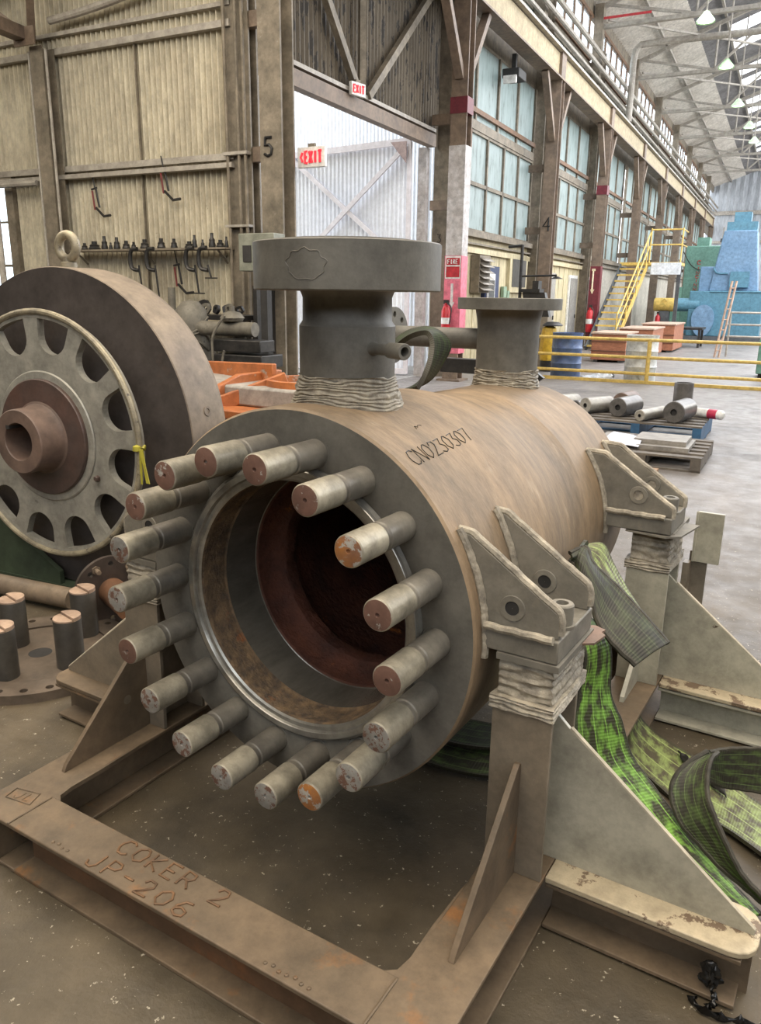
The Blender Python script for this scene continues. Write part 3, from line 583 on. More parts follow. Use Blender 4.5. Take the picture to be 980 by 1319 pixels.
# hand lettering on the shell
def on_shell(u, v, R=RF + .0006):
    y = .058 + u; th = radians(39.0) - v/R*1.0 - u * .10 - .005
    return (R*sin(th), y, ZC + R*cos(th))
obj('lettering', write(MB(), 'CN0230307', on_shell, .0016, .0425, .0385, .050, 4), blackp, V, label='handwritten black number CN0230307')
obj('pen_scribble', MB().tube([on_shell(u, v) for u, v in ((.17, .105), (.175, .118), (.185, .110), (.195, .118), (.21, .112))], .0009, 4), blackp, V)
# lug brackets that carry the vessel
def cyl_x(z, R): return sqrt(max(R*R - (z - ZC)**2, 0))
def bracket(sx, y0, R, rear):
    yf, yb = y0, y0 + .27 if not rear else y0 + .25
    xo = .767; z0, z1 = .787, .848
    if rear: z0, z1 = .800, .863
    lab = {(1, 0): 'front right bracket base plate', (1, 1): 'rear right bracket base plate', (-1, 0): 'front left bracket base plate', (-1, 1): 'rear left bracket base plate'}[(sx, int(rear))]
    xi = cyl_x(z0, R) - .005
    sole = obj('bracket_base', MB().box(min(sx*xi, sx*xo), max(sx*xi, sx*xo), yf, yb, z0, z1), dusty_grey, V, bevel=.004, label=lab)
    obj('fillet_weld', MB().tube(spline([(sx*(xi + .01 + i*.02), yf - .002, z1 + .002 + .0015*sin(i*2.1)) for i in range(int((xo - xi)/.02))], 3), .011, 8), weld_m, sole)
    top = 1.078
    for q, yy in enumerate((yf + .012, yb - .032)):
        pts = []
        for i in range(13):
            z = z1 + (top - z1) * i / 12; pts.append((cyl_x(z, R) - .006, z))
        flat = .035 if not rear else .075
        poly = pts + [(pts[-1][0] + flat, top - .004), (xo - .012, .915 if not rear else .90), (xo - .004, .90 if not rear else .885), (xo - .004, z1)]
        poly = [(sx*x, z) for x, z in poly]
        if sx < 0: poly = poly[::-1]
        g = obj('gusset_plate', MB().prism(poly, 'y', yy, yy + .022), dusty_grey, sole, bevel=.003)
        # torch cut edge weld along shell and rim
        wl_ = [(sx*(cyl_x(z, R) + .004), yy - .003, z) for z in [z0 - .03 + (top + .008 - z0 + .03) * i / 16 for i in range(17)]]
        wl_ = [(x + random.uniform(-.0012, .0012), y + random.uniform(-.0012, .0012), z) for x, y, z in wl_]
        obj('weld_bead', MB().tube(spline(wl_, 3), [.012 + .0007*sin(i*1.7) + random.uniform(-.0006, .0006) for i in range(49)], 8), weld_m, g)
        e0 = Vector((sx*(pts[-1][0] + flat), yy + .011, top)); e1 = Vector((sx*(xo - .012), yy + .011, .917 if not rear else .902))
        ed = [e0.lerp(e1, i/14) + Vector((random.uniform(-.001, .001), 0, random.uniform(-.001, .001))) for i in range(15)]
        ed = [Vector((sx*(pts[-1][0] + .0), yy + .011, top + .003))] + ed + [Vector((sx*(xo - .004), yy + .011, .893)), Vector((sx*(xo-.005), yy + .011, .86))]
        obj('rounded_rim', MB().tube(spline(ed, 2), .0115, 8), weld_m, g)
        hx, hz = (sx*.640, .905) if not rear else (sx*.634, .935)
        obj('hole_boss', MB().lathe([(.034, 0), (.0325, .003), (.019, .0034), (.018, .001)], (hx, yy - .0003, hz), (0, -1, 0), 32), dusty_grey, g)
        obj('bolt_hole', MB().lathe([(.018, .0028), (.0175, .001), (.001, .0005)], (hx, yy - .0006, hz), (0, -1, 0), 28), dark_m if not rear else weld_m, g)
    nt = obj('anchor_nut', MB().lathe([(.024, 0), (.030, .004), (.030, .058), (.027, .062), (.016, .062), (.015, .02)], (sx*.735, (yf + yb)/2 - .03, z1), (0, 0, 1), 28), dusty_grey, sole, label='round nut on the base plate')
    obj('washer', MB().lathe([(.036, 0), (.036, .008), (.03, .0085)], (sx*.735, (yf + yb)/2 - .03, z1), (0, 0, 1), 28), dusty_grey, sole)
random.seed(7)
for sx in (1, -1):
    bracket(sx, .04, RF, False); bracket(sx, 1.275, .516, True)
# ------------------------------------------------------------------ the skid
S = thing('steel_skid', (0, .5, 0), 'welded brown steel beam skid frame with four posts carrying the vessel', 'skid')
ZT = .17; H = ZT
def fr(name, p0, p1, w, mat=beam_m, label=None, bev=.003): return obj(name, MB().wbeam(p0, p1, w, H, (0, 0, 1), .014, .010), mat, S, bevel=bev, label=label)
for sx in (1, -1): fr('side_beam', (sx*.69, -.572, H/2), (sx*.69, 1.75, H/2), .165, label='right side beam' if sx > 0 else 'left side beam')
fb = fr('front_beam', (-.6075, -.497, H/2), (.6075, -.497, H/2), .15, label='front cross beam with welded lettering')
obj('web', MB().box(-.6075, .6075, -.5045, -.4895, .015, ZT - .015), mk('rust_red_web', (.20, .105, .055), (.12, .075, .045), 3, .55, c3=(.28, .11, .04), t3=.56, s3=3, w3=.15), fb, label='rust red beam web')
fr('rear_beam', (-.6075, 1.67, H/2), (.6075, 1.67, H/2), .15)
# ragged flame-cut widening of the top flanges at the inner corners
for sx in (1, -1):
    pl = [(sx*.61, -.424), (sx*.57, -.424), (sx*.595, -.405), (sx*.603, -.36), (sx*.601, -.25), (sx*.606, -.1), (sx*.612, -.05)]
    obj('cut_edge', MB().prism(pl if sx > 0 else pl[::-1], 'z', ZT - .014, ZT), beam_m, S)
for sx in (1, -1):
    obj('corner_weld', MB().tube(spline([(sx*.607, -.572 + i*.018, ZT + .0005 + .0008*sin(i*1.3)) for i in range(9)], 3), .004, 6), beam_m, S)
rust_bead = mk('orange_weld_bead', (.23, .125, .06), (.14, .085, .05), 20, .7, bump=.5)
def on_beam(x0, y0, dx, dy): 
    return lambda u, v: (x0 + u + random.uniform(-.0006, .0006), y0 + v + u*dx, ZT + .0012)
obj('welded_lettering', write(MB(), 'COKER', on_beam(-.262, -.484, .0, 0), .0036, .0575, .044, .052, 6), rust_bead, fb, label='raised weld letters COKER')
obj('welded_lettering', write(MB(), '2', on_beam(.083, -.484, .0, 0), .0036, .0575, .044, .052, 6), rust_bead, fb, label='raised weld numeral 2')
obj('welded_lettering', write(MB(), 'JP-206', on_beam(-.292, -.562, .0, 0), .0036, .0640, .046, .052, 6), rust_bead, fb, label='raised weld letters JP-206')
obj('stamped_box', MB().tube([(-.725, -.50, ZT+.001), (-.735, -.455, ZT+.001), (-.65, -.435, ZT+.001), (-.63, -.485, ZT+.001)], .0022, 5, closed=True), beam_m, S)
obj('stamped_mark', write(MB(), 'JL', lambda u, v: (-.71 + u, -.49 + v + u*.2, ZT + .001), .0018, .035, .025, .032), beam_m, S)
for x0, nn in ((-.43, 4), (.33, 7)):
    mbd = MB()
    for i in range(nn): mbd.lathe([(.006, 0), (.0045, .003), (.001, .0042)], (x0 + i*.021, -.552 + .004*sin(i*2), ZT), (0, 0, 1), 8)
    obj('weld_dots', mbd, beam_m, fb)
def rough_box(mb, x0, x1, y0, y1, z0, z1, rows, amp, seed, n=22, lean=0):
    """block wrapped in weld beads"""
    per = []
    for i in range(n): per.append((x0 + (x1-x0)*i/n, y0, 0, -1))
    for i in range(n): per.append((x1, y0 + (y1-y0)*i/n, 1, 0))
    for i in range(n): per.append((x1 - (x1-x0)*i/n, y1, 0, 1))
    for i in range(n): per.append((x0, y1 - (y1-y0)*i/n, -1, 0))
    N_ = len(per); vs = []; R_ = rows*6
    for j in range(R_ + 1):
        t = j / R_
        for i, (x, y, nx, ny) in enumerate(per):
            q = noise.noise(Vector((x*14, y*14, t*3.5 + seed)))
            d = amp * (sin(t*rows*2*pi + q*3.0)*.65 + q*.8 + .7*noise.noise(Vector((x*60, y*60, t*14 + seed)))) - lean*t
            vs.append((x + nx*d, y + ny*d, z0 + (z1-z0)*t + .1*amp*q))
    fs = [(j*N_ + i, j*N_ + (i+1) % N_, (j+1)*N_ + (i+1) % N_, (j+1)*N_ + i) for j in range(R_) for i in range(N_)]
    fs += [tuple(range(N_)), tuple(R_*N_ + i for i in range(N_))]
    mb.add(vs, fs); return mb
def post(sx, y0, rear, mat, gm, fm):
    """H post, outrigger with big gusset, small gusset, shim stack"""
    zt = .64; yb = y0 + .20; side = 'right' if sx > 0 else 'left'; pos = 'rear' if rear else 'front'
    zs = .787 if not rear else .80
    p = obj('post', MB().wbeam((sx*.69, (y0+yb)/2, ZT), (sx*.69, (y0+yb)/2, zt), .16, yb - y0, (0, 1, 0), .014, .010), mat, S, bevel=.002, label=f'{pos} {side} upright post')
    xa, xb = (.606, .768)
    if sx < 0: xa, xb = -xb, -xa
    obj('weld_cap', rough_box(MB(), xa - .004, xb + .003, y0 - .004, yb + .06, zt - .002, zt + .032, 3, .0034, sx*3 + y0), weld_m, p)
    obj('packing_block', rough_box(MB(), xa + .012, xb - .006, y0 + .012, yb + .055, zt + .03, zs - .018, 4, .0040, sx*5 + y0 + 2, lean=.002), weld_m, p, label='layered weld covered packing block')
    obj('shim_plate', MB().box(xa + .005, xb + (.006 if sx > 0 else 0), y0 + .005, yb + .085, zs - .018, zs - .001), dusty_grey, p)
    if not rear and sx > 0:
        obj('torn_shim', MB().prism([(.74, .19), (.80, .235), (.81, .30), (.795, .315), (.80, .335), (.77, .35), (.74, .34)], 'z', zs - .012, zs - .006), shim_m, p, label='torn reddish shim sheet')
    if rear and sx > 0:
        obj('thin_shim', MB().prism([(.60, 1.28), (.75, 1.26), (.80, 1.30), (.83, 1.50), (.62, 1.52)], 'z', zs - .010, zs - .003), dusty_grey, p)
    # small gusset in front of the post
    poly = [(y0 + .002, ZT), (y0 + .002, .50), (y0 - .012, .503), (y0 - .345, ZT + .022), (y0 - .355, ZT)]
    if not rear:
        g = MB().prism(poly, 'x', sx*.69 - .008, sx*.69 + .008); obj('gusset_plate', g, beam_m, p, bevel=.0015)
        if sx < 0: obj('gusset_hole_disc', MB().lathe([(.016, .0006), (.001, .0007)], (-.682, -.06, .307), (1, 0, 0), 24), post_m, p, label='pale disc painted for light through a round gusset hole')  # nothing is cut: light through the hole is a paler disc
    else:
        poly = [(y0 + .002, ZT), (y0 + .002, .36), (y0 - .20, ZT + .02), (y0 - .205, ZT)]
        obj('gusset_plate', MB().prism(poly, 'x', sx*.69 - .008, sx*.69 + .008), gm, p)
    # outrigger
    ym = y0 + .115; x1 = .775; x2 = 1.285
    o = obj('outrigger', MB().wbeam((sx*x1, ym, H/2 - .006), (sx*(x2 - .03), ym, H/2 - .006), .168, H - .028, (0, 0, 1), .012, .010), beam_m if not rear else gm, S, bevel=.002, label=f'{pos} {side} outrigger beam')
    rc = .06; tp = [(x1, ym - .088), (x2 - rc, ym - .088)] + [(x2 - rc + rc*sin(q), ym - .088 + rc - rc*cos(q)) for q in (.4, .8, 1.2, 1.57)] + [(x2 - rc + rc*cos(q), ym + .088 - rc + rc*sin(q)) for q in (0, .4, .8, 1.2, 1.57)] + [(x1, ym + .088)]
    tp = [(sx*x, y) for x, y in tp]
    obj('top_flange', MB().prism(tp if sx > 0 else tp[::-1], 'z', ZT - .016, ZT + .001), fm, o, bevel=.003, label='chipped cream top flange')
    obj('end_plate', MB().prism([(sx*(x1), .0), (sx*(x2 - .01), .0), (sx*(x2 - .01), ZT - .016), (sx*x1, ZT - .016)], 'y', ym - .0075, ym + .0075), beam_m if not rear else gm, o)
    poly = [(sx*.693, ZT), (sx*(x2 - .015), ZT), (sx*(x2 - .012), ZT + .015), (sx*.78, .575), (sx*.693, .655)]
    bg_ = obj('big_gusset', MB().prism(poly if sx > 0 else poly[::-1], 'y', ym - .006, ym + .006), gm, o, bevel=.0015, label='large triangular gusset plate')
    obj('gusset_edge', MB().tube([(sx*.785, ym, .573), (sx*(x2 - .016), ym, ZT + .014)], .0068, 6), mk('pale_cut_edge', (.62, .56, .44), (.5, .45, .35), 20, .5), bg_)
    return p
post(1, .03, False, post_m, gusset_m, cream_flange)
post(-1, .03, False, post_m, post_m, beam_m)
post(1, 1.31, True, gusset_m, gusset_m, cream_flange)
post(-1, 1.31, True, post_m, post_m, beam_m)
# channel stub behind the rear right post
obj('stub_plate', MB().box(.80, .81, 1.58, 1.60, .62, .83).box(.80, .905, 1.585, 1.60, .62, .83), gusset_m, S, bevel=.002, label='short channel stub behind the rear right post')
obj('tall_plate', MB().box(.79, .86, 1.60, 1.61, .17, .66), post_m, S)
obj('slotted_strut', MB().box(.775, .80, 1.55, 1.60, ZT, .62), post_m, S)
# ------------------------------------------------------------------ green webbing slings
def sling_mat(name, bright, dark, tp):
    m = bpy.data.materials.new(name); m.use_nodes = True; nt = m.node_tree; N = nt.nodes; L = nt.links; b = N['Principled BSDF']
    uv = N.new('ShaderNodeUVMap'); sp_ = N.new('ShaderNodeSeparateXYZ'); L.new(uv.outputs[0], sp_.inputs[0])
    def math_(op, a, b_=None, c=None):
        n = N.new('ShaderNodeMath'); n.operation = op
        for i, x in enumerate((a, b_, c)):
            if x is None: continue
            if isinstance(x, (int, float)): n.inputs[i].default_value = x
            else: L.new(x, n.inputs[i])
        return n.outputs[0]
    # four bright longitudinal seams
    f = math_('FRACT', math_('MULTIPLY', sp_.outputs[0], 4.0)); ln = math_('LESS_THAN', math_('ABSOLUTE', math_('SUBTRACT', f, .5)), .045)
    # fine cross ribs, and dirty patches
    rib = math_('SINE', math_('MULTIPLY', sp_.outputs[1], 620.0))
    cm = N.new('ShaderNodeCombineXYZ'); L.new(math_('MULTIPLY', sp_.outputs[0], 4.2), cm.inputs[0]); L.new(math_('MULTIPLY', sp_.outputs[1], 13.0), cm.inputs[1])
    n1 = N.new('ShaderNodeTexNoise'); n1.inputs['Scale'].default_value = 1.25; n1.inputs['Detail'].default_value = 4; n1.inputs['Roughness'].default_value = .6; L.new(cm.outputs[0], n1.inputs['Vector'])
    r = N.new('ShaderNodeValToRGB'); e = r.color_ramp.elements; e[0].position = tp - .07; e[0].color = (*dark, 1); e[1].position = tp + .1; e[1].color = (*bright, 1)
    L.new(n1.outputs['Fac'], r.inputs[0])
    mx = N.new('ShaderNodeMix'); mx.data_type = 'RGBA'; L.new(math_('MULTIPLY', ln, .8), mx.inputs[0]); L.new(r.outputs[0], mx.inputs[6]); mx.inputs[7].default_value = (*[min(1, x*1.35 + .01) for x in bright], 1)
    ed = math_('GREATER_THAN', math_('ABSOLUTE', math_('SUBTRACT', sp_.outputs[0], .5)), .455)
    m2 = N.new('ShaderNodeMix'); m2.data_type = 'RGBA'; L.new(math_('MULTIPLY', ed, .85), m2.inputs[0]); L.new(mx.outputs[2], m2.inputs[6]); m2.inputs[7].default_value = (.045, .04, .028, 1)
    L.new(m2.outputs[2], b.inputs['Base Color']); b.inputs['Roughness'].default_value = .55
    bp = N.new('ShaderNodeBump'); bp.inputs['Strength'].default_value = .22; bp.inputs['Distance'].default_value = .002; L.new(rib, bp.inputs['Height']); L.new(bp.outputs[0], b.inputs['Normal'])
    return m
green_w = sling_mat('bright_green_webbing', (.20, .40, .06), (.045, .045, .022), .50)
green_f = sling_mat('faded_green_webbing', (.25, .32, .11), (.085, .075, .045), .50)
green_d = sling_mat('dark_green_webbing', (.070, .105, .032), (.030, .028, .019), .53)
green_v = sling_mat('very_dark_green_webbing', (.035, .06, .018), (.014, .017, .010), .55)
def ribbon(pairs, th=.007, nv=10, sub=8, sag=0.0):
    A = spline([p[0] for p in pairs], sub); B_ = spline([p[1] for p in pairs], sub); mb = MB(); uv = []; n = len(A); s = 0
    cen = [(a + b) / 2 for a, b in zip(A, B_)]; nor = []
    for i in range(n):
        t = cen[min(i+1, n-1)] - cen[max(i-1, 0)]; nn = t.cross(B_[i] - A[i]); nor.append(nn.normalized() if nn.length > 1e-9 else Vector((0, 0, 1)))
    for side in (0, 1):
        s = 0
        for i in range(n):
            if i: s += (cen[i] - cen[i-1]).length
            for j in range(nv + 1):
                u = j / nv; p = A[i].lerp(B_[i], u) + nor[i] * (sag * sin(pi*u) * (1 + .3*sin(s*20)) + (side - .5)*th + (.0016 if j in (0, nv) else 0)*(2*side - 1))
                mb.v.append(tuple(p)); uv.append((u, s))
    k = nv + 1; o = n*k
    for i in range(n - 1):
        for j in range(nv):
            mb.f.append((i*k+j, i*k+j+1, (i+1)*k+j+1, (i+1)*k+j)); mb.f.append((o+i*k+j, o+(i+1)*k+j, o+(i+1)*k+j+1, o+i*k+j+1))
        for j in (0, nv): mb.f.append((i*k+j, (i+1)*k+j, o+(i+1)*k+j, o+i*k+j))
    for i in (0, n-1):
        for j in range(nv): mb.f.append((i*k+j, i*k+j+1, o+i*k+j+1, o+i*k+j))
    mb.uv = uv; return mb
RIB['Cc'][0] = [[.705, 1.12, .03], [.705, 1.36, .03]]; RIB['Cc'][1] = [[.755, .995, .03], [.735, 1.29, .03]]
pipe_e = mk('worn_sling_edge', (.055, .05, .036), (.03, .027, .02), 30, .7)
def edges(pairs, parent, r=.0065, wob=.0012):
    for q in (0, 1):
        P_ = spline([p[q] for p in pairs], 6)
        obj('rolled_edge', MB().tube([p + Vector((0, 0, wob*sin(i*1.9))) for i, p in enumerate(P_)], r, 7), pipe_e, parent)
for i in (0, 1, 2):
    for q in (0, 1):
        RIB['A1'][i][q][0] = max(RIB['A1'][i][q][0], .585 + .02*i)
def tsl(name, loc, label): return thing(name, loc, label, 'sling', 'green webbing slings')
RIB['B'].insert(0, [[.588, .50, .735], [.588, .62, .735]])
RIB['F'] += [[[-.352, 1.05, 1.28], [-.395, 1.11, 1.33]], [[-.345, 1.04, 1.185], [-.385, 1.10, 1.16]]]
RIB['D2'] += [[[1.42, .66, .13], [1.40, .70, .27]], [[1.50, .58, .03], [1.50, .64, .15]], [[1.56, .46, .02], [1.60, .56, .03]]]
green_o = sling_mat('soiled_olive_webbing', (.040, .052, .024), (.018, .018, .013), .52)
t = tsl('lifting_sling', (.75, .6, .63), 'dark green webbing sling eye folded and drooping behind the front right bracket')
obj('folded_eye', ribbon(RIB['A1'], .012, sag=.012), green_o, t); obj('arch', ribbon([RIB['A2'][1], RIB['A2'][0], [[.60, .70, .868], [.597, .775, .884]], [RIB['A1'][1][1], [.59, .74, .86]], [[.585, .66, .83], [.585, .72, .83]], [[.584, .64, .75], [.584, .71, .75]]], .010), green_o, t); obj('inner_fold', ribbon(RIB['A2'], .008, sag=.004), green_f, t, label='pale green inner fold'); edges(RIB['A1'], t, .009)
t = tsl('lifting_sling', (.9, .45, .02), 'bright green webbing sling running down behind the front right gusset to the floor')
obj('webbing', ribbon(RIB['B'], .009, sag=.006), green_w, t); edges(RIB['B'], t)
t = tsl('lifting_sling', (1.0, 1.0, .0), 'faded wide green webbing sling lying flat on the floor beyond the others')
obj('webbing', ribbon([[(a[0], a[1], .018 + .008*sin(i*1.3)), (b[0], b[1], .018 + .006*sin(i*1.7+1))] for i, (a, b) in enumerate(RIB['Cc'])], .010), green_f, t)
obj('oily_rag', MB().grid(lambda u, v: (.93 + .18*u - .02*v, 1.06 - .16*u + .05*v, .036 + .012*noise.noise(Vector((u*9, v*6, 1))) + .012*sin(pi*v)), 24, 8), dark_m, t, solidify=.004, norm=False)
t = tsl('lifting_sling', (1.1, .6, .02), 'olive green webbing sling standing up in a loop at the right edge')
obj('front_turn', ribbon(RIB['D1'], .011, sag=.006), green_d, t); obj('back_turn', ribbon(RIB['D2'], .011), green_d, t); edges(RIB['D1'], t, .008); edges(RIB['D2'], t, .007)
t = tsl('lifting_sling', (.2, .7, .0), 'dark green webbing sling coiled on the floor beneath the vessel')
obj('webbing', ribbon([[(-.15, .62, .02), (-.15, .78, .03)], [(.05, .56, .02), (.06, .74, .04)], [(.25, .56, .02), (.26, .74, .05)], [(.42, .62, .02), (.38, .78, .06)], [(.53, .76, .02), (.42, .88, .06)], [(.55, .95, .02), (.42, .98, .06)]], .010), green_d, t)
obj('upper_turn', ribbon([[(-.1, .70, .07), (-.1, .84, .08)], [(.1, .64, .07), (.12, .80, .085)], [(.3, .66, .075), (.3, .82, .09)], [(.46, .78, .07), (.40, .90, .09)]], .010), green_v, t)
t = tsl('lifting_sling', (-.2, 1.0, 1.3), 'very dark green webbing sling looped on top of the shell between the nozzles')
obj('webbing', ribbon(RIB['F'], .016), green_v, t)
# black plastic knotted through the outrigger
t = thing('plastic_strap', (1.2, .05, 0), 'knotted black plastic wrap on the floor by the outrigger end', 'plastic wrap')
pl_m = mk('black_plastic', (.012, .012, .012), (.008, .008, .008), 8, .25)
random.seed(3)
def crumple(mb, pts, w, tw=9.0):
    P_ = spline(pts, 6); L_2 = []
    for i, p in enumerate(P_):
        a = i*tw/len(P_)*2.2; L_2.append((p + Vector((cos(a)*w, sin(a)*w*.4, sin(a)*w)), p - Vector((cos(a)*w, sin(a)*w*.4, sin(a)*w))))
    for i in range(len(L_2)-1):
        mb.add([L_2[i][0], L_2[i][1], L_2[i+1][1], L_2[i+1][0]], [(0, 1, 2, 3)])
    return mb
obj('twisted_tail', crumple(MB(), [(1.165, .04, .015), (1.19, .02, .018), (1.23, .02, .016), (1.28, .035, .018), (1.34, .04, .015), (1.42, .05, .015)], .012), pl_m, t, solidify=.002, norm=False, angle=20)
obj('knot', MB().grid(lambda u, v: (1.195 + (.020 + .022*noise.noise(Vector((cos(2*pi*u)*2.5, sin(2*pi*u)*2.5, v*6))))*cos(2*pi*u)*sin(pi*v), .075 + (.012 + .014*noise.noise(Vector((cos(2*pi*u)*2, sin(2*pi*u)*2, v*7 + 5))))*sin(2*pi*u)*sin(pi*v), .07 - .04*cos(pi*v)), 30, 20), pl_m, t, angle=20)
obj('loose_loop', crumple(MB(), [(1.205, .06, .05), (1.215, .035, .03), (1.20, .03, .015)], .009), pl_m, t, solidify=.002, norm=False, angle=20)

# blistered paint patch on the rim of the thick nozzle flange
scar = []
for i in range(40):
    q = 2*pi*i/40; rr = .045 + .008*noise.noise(Vector((cos(q)*2, sin(q)*2, 4))) + .003*sin(9*q)
    th_ = atan2(-1.657 - .268, 1.30) - .42 + rr*1.25*cos(q)/.265; scar.append((N1[0] + .2655*cos(th_), N1[1] + .2655*sin(th_), 1.722 + rr*.85*sin(q)))
obj('blistered_paint', MB().tube(scar, .0013, 5, closed=True), stud_root, nz)
# ------------------------------------------------------------------ the big coupling wheel on the left
rot_face = mk('dark_oiled_disc', (.085, .072, .066), (.065, .056, .052), 2, .42, bump=.03, c3=(.12, .07, .05), t3=.60, s3=3, w3=.2)
rot_rim = mk('dusty_rim', (.27, .215, .155), (.17, .135, .105), 3, .6, c3=(.10, .085, .07), t3=.62, s3=4, w3=.2)
spider_m = mk('dull_aluminium', (.48, .465, .40), (.34, .33, .29), 4, .42, .3, bump=.08, c3=(.12, .11, .10), t3=.66, s3=8, w3=.1)
tube_m = mk('scuffed_tube', (.40, .35, .24), (.27, .24, .18), 9, .4, .2, c3=(.13, .11, .09), t3=.58, s3=30, w3=.06)
hub_m = mk('reddish_brown_hub', (.125, .070, .055), (.075, .058, .052), 3.5, .42, bump=.05)
shaft_m = mk('dusty_shaft', (.20, .135, .105), (.12, .085, .07), 4, .5, bump=.05)
stand_m = mk('green_stand', (.060, .085, .050), (.045, .062, .04), 4, .6)
RC = Vector((-2.396, .942, .896)); RN = Vector((-.0998, .995, 0)).normalized(); RE = Vector((.995, .0998, 0)).normalized(); RZ = Vector((0, 0, 1))
W_ = thing('coupling_wheel', (RC.x, RC.y, .02), 'huge dusty steel coupling wheel with a spoked aluminium front plate', 'machine wheel')
def RP(r, a, t): return RC + RN*t + (RE*sin(a) + RZ*cos(a))*r
obj('rim', MB().lathe([(.60, .125), (.872, .127), (.877, .132), (.877, .36), (.870, .40), (.862, .405), (.862, .425), (.855, .43), (.60, .43)], RC, RN, 128), rot_rim, W_)
obj('front_disc', MB().lathe([(.10, .122), (.8735, .1255)], RC, RN, 128), rot_face, W_, label='dark smooth disc face')
# spoked plate with twelve rounded openings
sp = MB(); NS = 12; R_in, R_b, R_t, R_o = .30, .445, .618, .648; wmax = radians(10.3)
def wfun(r):
    rc_ = .53
    return wmax if r >= rc_ else wmax*sqrt(max(0, 1 - ((rc_ - r)/(rc_ - R_b))**2))
rows_ = [R_b + (R_t - R_b)*(1 - cos(pi*.5*j/9)) for j in range(10)]
for k in range(NS):
    ac = 2*pi*k/NS + radians(12)
    for sg in (-1, 1):
        for j in range(9):
            a = rows_[j]; b_ = rows_[j+1]; wa = wfun(a); wb = wfun(b_); H_ = radians(15)
            P = [(a, ac + sg*wa), (a, ac + sg*H_), (b_, ac + sg*H_), (b_, ac + sg*wb)]
            fr_ = [RP(r, q, -.012) for r, q in P]; bk = [RP(r, q, .030) for r, q in P]
            sp.add(fr_ + bk, [(0, 1, 2, 3), (4, 7, 6, 5), (0, 3, 7, 4)])
sp.lathe([(R_in, -.006), (.40, -.010), (R_b, -.012)], RC, RN, 144); sp.lathe([(R_in, .03), (R_b, .03)], RC, RN, 144)
sp.lathe([(R_t, -.012), (.635, -.014), (R_o, -.008)], RC, RN, 144); sp.lathe([(R_t, .03), (R_o, .03), (R_o, -.008)], RC, RN, 144); sp.lathe([(R_t, -.012), (R_t, .03)], RC, RN, 144)
obj('spoked_plate', sp, spider_m, W_, norm=True, angle=30)
obj('tube_ring', MB().tube([RP(.652, 2*pi*i/72, -.012) for i in range(72)], .0165, 10, closed=True), tube_m, W_)
obj('inner_ring', MB().lathe([(.30, -.012), (.303, -.018), (.345, -.018), (.352, -.012)], RC, RN, 96), spider_m, W_)
hb = obj('hub', MB().lathe([(.17, -.045), (.305, -.040), (.31, -.034), (.31, .03)], RC, RN, 96), hub_m, W_, label='reddish brown hub disc')
obj('shaft_end', MB().lathe([(.21, -.035), (.182, -.05), (.170, -.075), (.168, -.185), (.163, -.19), (.100, -.19), (.097, -.186), (.095, -.02), (.001, -.01)], RC, RN, 80), shaft_m, hb, label='hollow shaft end')
obj('keyway', MB().obox(RC + RN*-.150 + (RE*sin(-.75) + RZ*cos(-.75))*.098, RE*.012, RN*.042, RZ*.010), dark_m, hb)
for a in (radians(-62), radians(118)): obj('bolt', MB().lathe([(.016, -.012), (.016, -.030), (.012, -.034), (.001, -.034)], RP(.40, a, 0), RN, 6), hub_m, W_)
eb = obj('eye_bolt', MB().tube([RC + RN*.25 + RZ*(.98) + (RE*sin(q) + RZ*cos(q))*.062 for q in [2*pi*i/28 for i in range(28)]], .024, 12, closed=True).lathe([(.045, .868), (.043, .90), (.028, .905), (.026, .93)], RC + RN*.25, RZ, 20), tube_m, W_, label='forged lifting eye on the rim')
ang = radians(79)
pin_c = RC + RN*.27 + (RE*sin(ang) + RZ*cos(ang))*.877
obj('rim_plug', MB().lathe([(.027, 0), (.026, .004), (.014, .004), (.013, 0)], pin_c, RE*sin(ang) + RZ*cos(ang), 20), rot_rim, W_)
yel_t = mk('yellow_tape', (.55, .50, .06), (.40, .36, .05), 12, .5)
tg = thing('yellow_tape', tuple(RP(.65, radians(92), -.03)), 'yellow tape knotted around the tube ring of the coupling wheel', 'tape')
k0 = RP(.652, radians(90), -.012)
obj('knot', MB().tube(spline([k0 + Vector((cos(q)*.024, sin(q)*.024, .012*sin(3*q))) for q in [2*pi*i/9 for i in range(9)]], 3), .008, 6).lathe([(.001, -.02), (.022, -.01), (.02, .012), (.001, .02)], k0 + Vector((0, -.018, 0)), (0, 0, 1), 9), yel_t, tg)
A_ = k0 + Vector((.02, -.02, 0))
obj('hanging_tail', ribbon([[A_ + Vector((0, 0, 0)), A_ + Vector((.02, .005, 0))], [A_ + Vector((.020, 0, -.08)), A_ + Vector((.036, 0, -.08))], [A_ + Vector((.036, 0, -.17)), A_ + Vector((.058, 0, -.17))]], .002, 2, 6), yel_t, tg)
obj('second_tail', ribbon([[A_, A_ + Vector((.012, .005, 0))], [A_ + Vector((-.004, 0, -.09)), A_ + Vector((.010, 0, -.09))], [A_ + Vector((-.002, 0, -.18)), A_ + Vector((.006, 0, -.18))]], .002, 2, 6), yel_t, tg)
st = thing('wheel_stand', (RC.x, RC.y, 0), 'dark green steel cradle holding up the coupling wheel', 'stand')
def RL(e, z, t): return tuple(RC + RN*t + RE*e + Vector((0, 0, z - RC.z)))
for t in (.055, .46):
    pl = [(-.95, .0), (-.08, .0), (-.08, .095), (-.43, .30), (-.52, .40), (-.95, .75)]
    n = len(pl); m1 = MB().add([RL(e, z, t) for e, z in pl] + [RL(e, z, t + .03) for e, z in pl], [tuple(range(n)), tuple(range(2*n-1, n-1, -1))] + [(i, (i+1) % n, n + (i+1) % n, n+i) for i in range(n)])
    obj('side_plate', m1, stand_m, st)
m1 = MB(); 
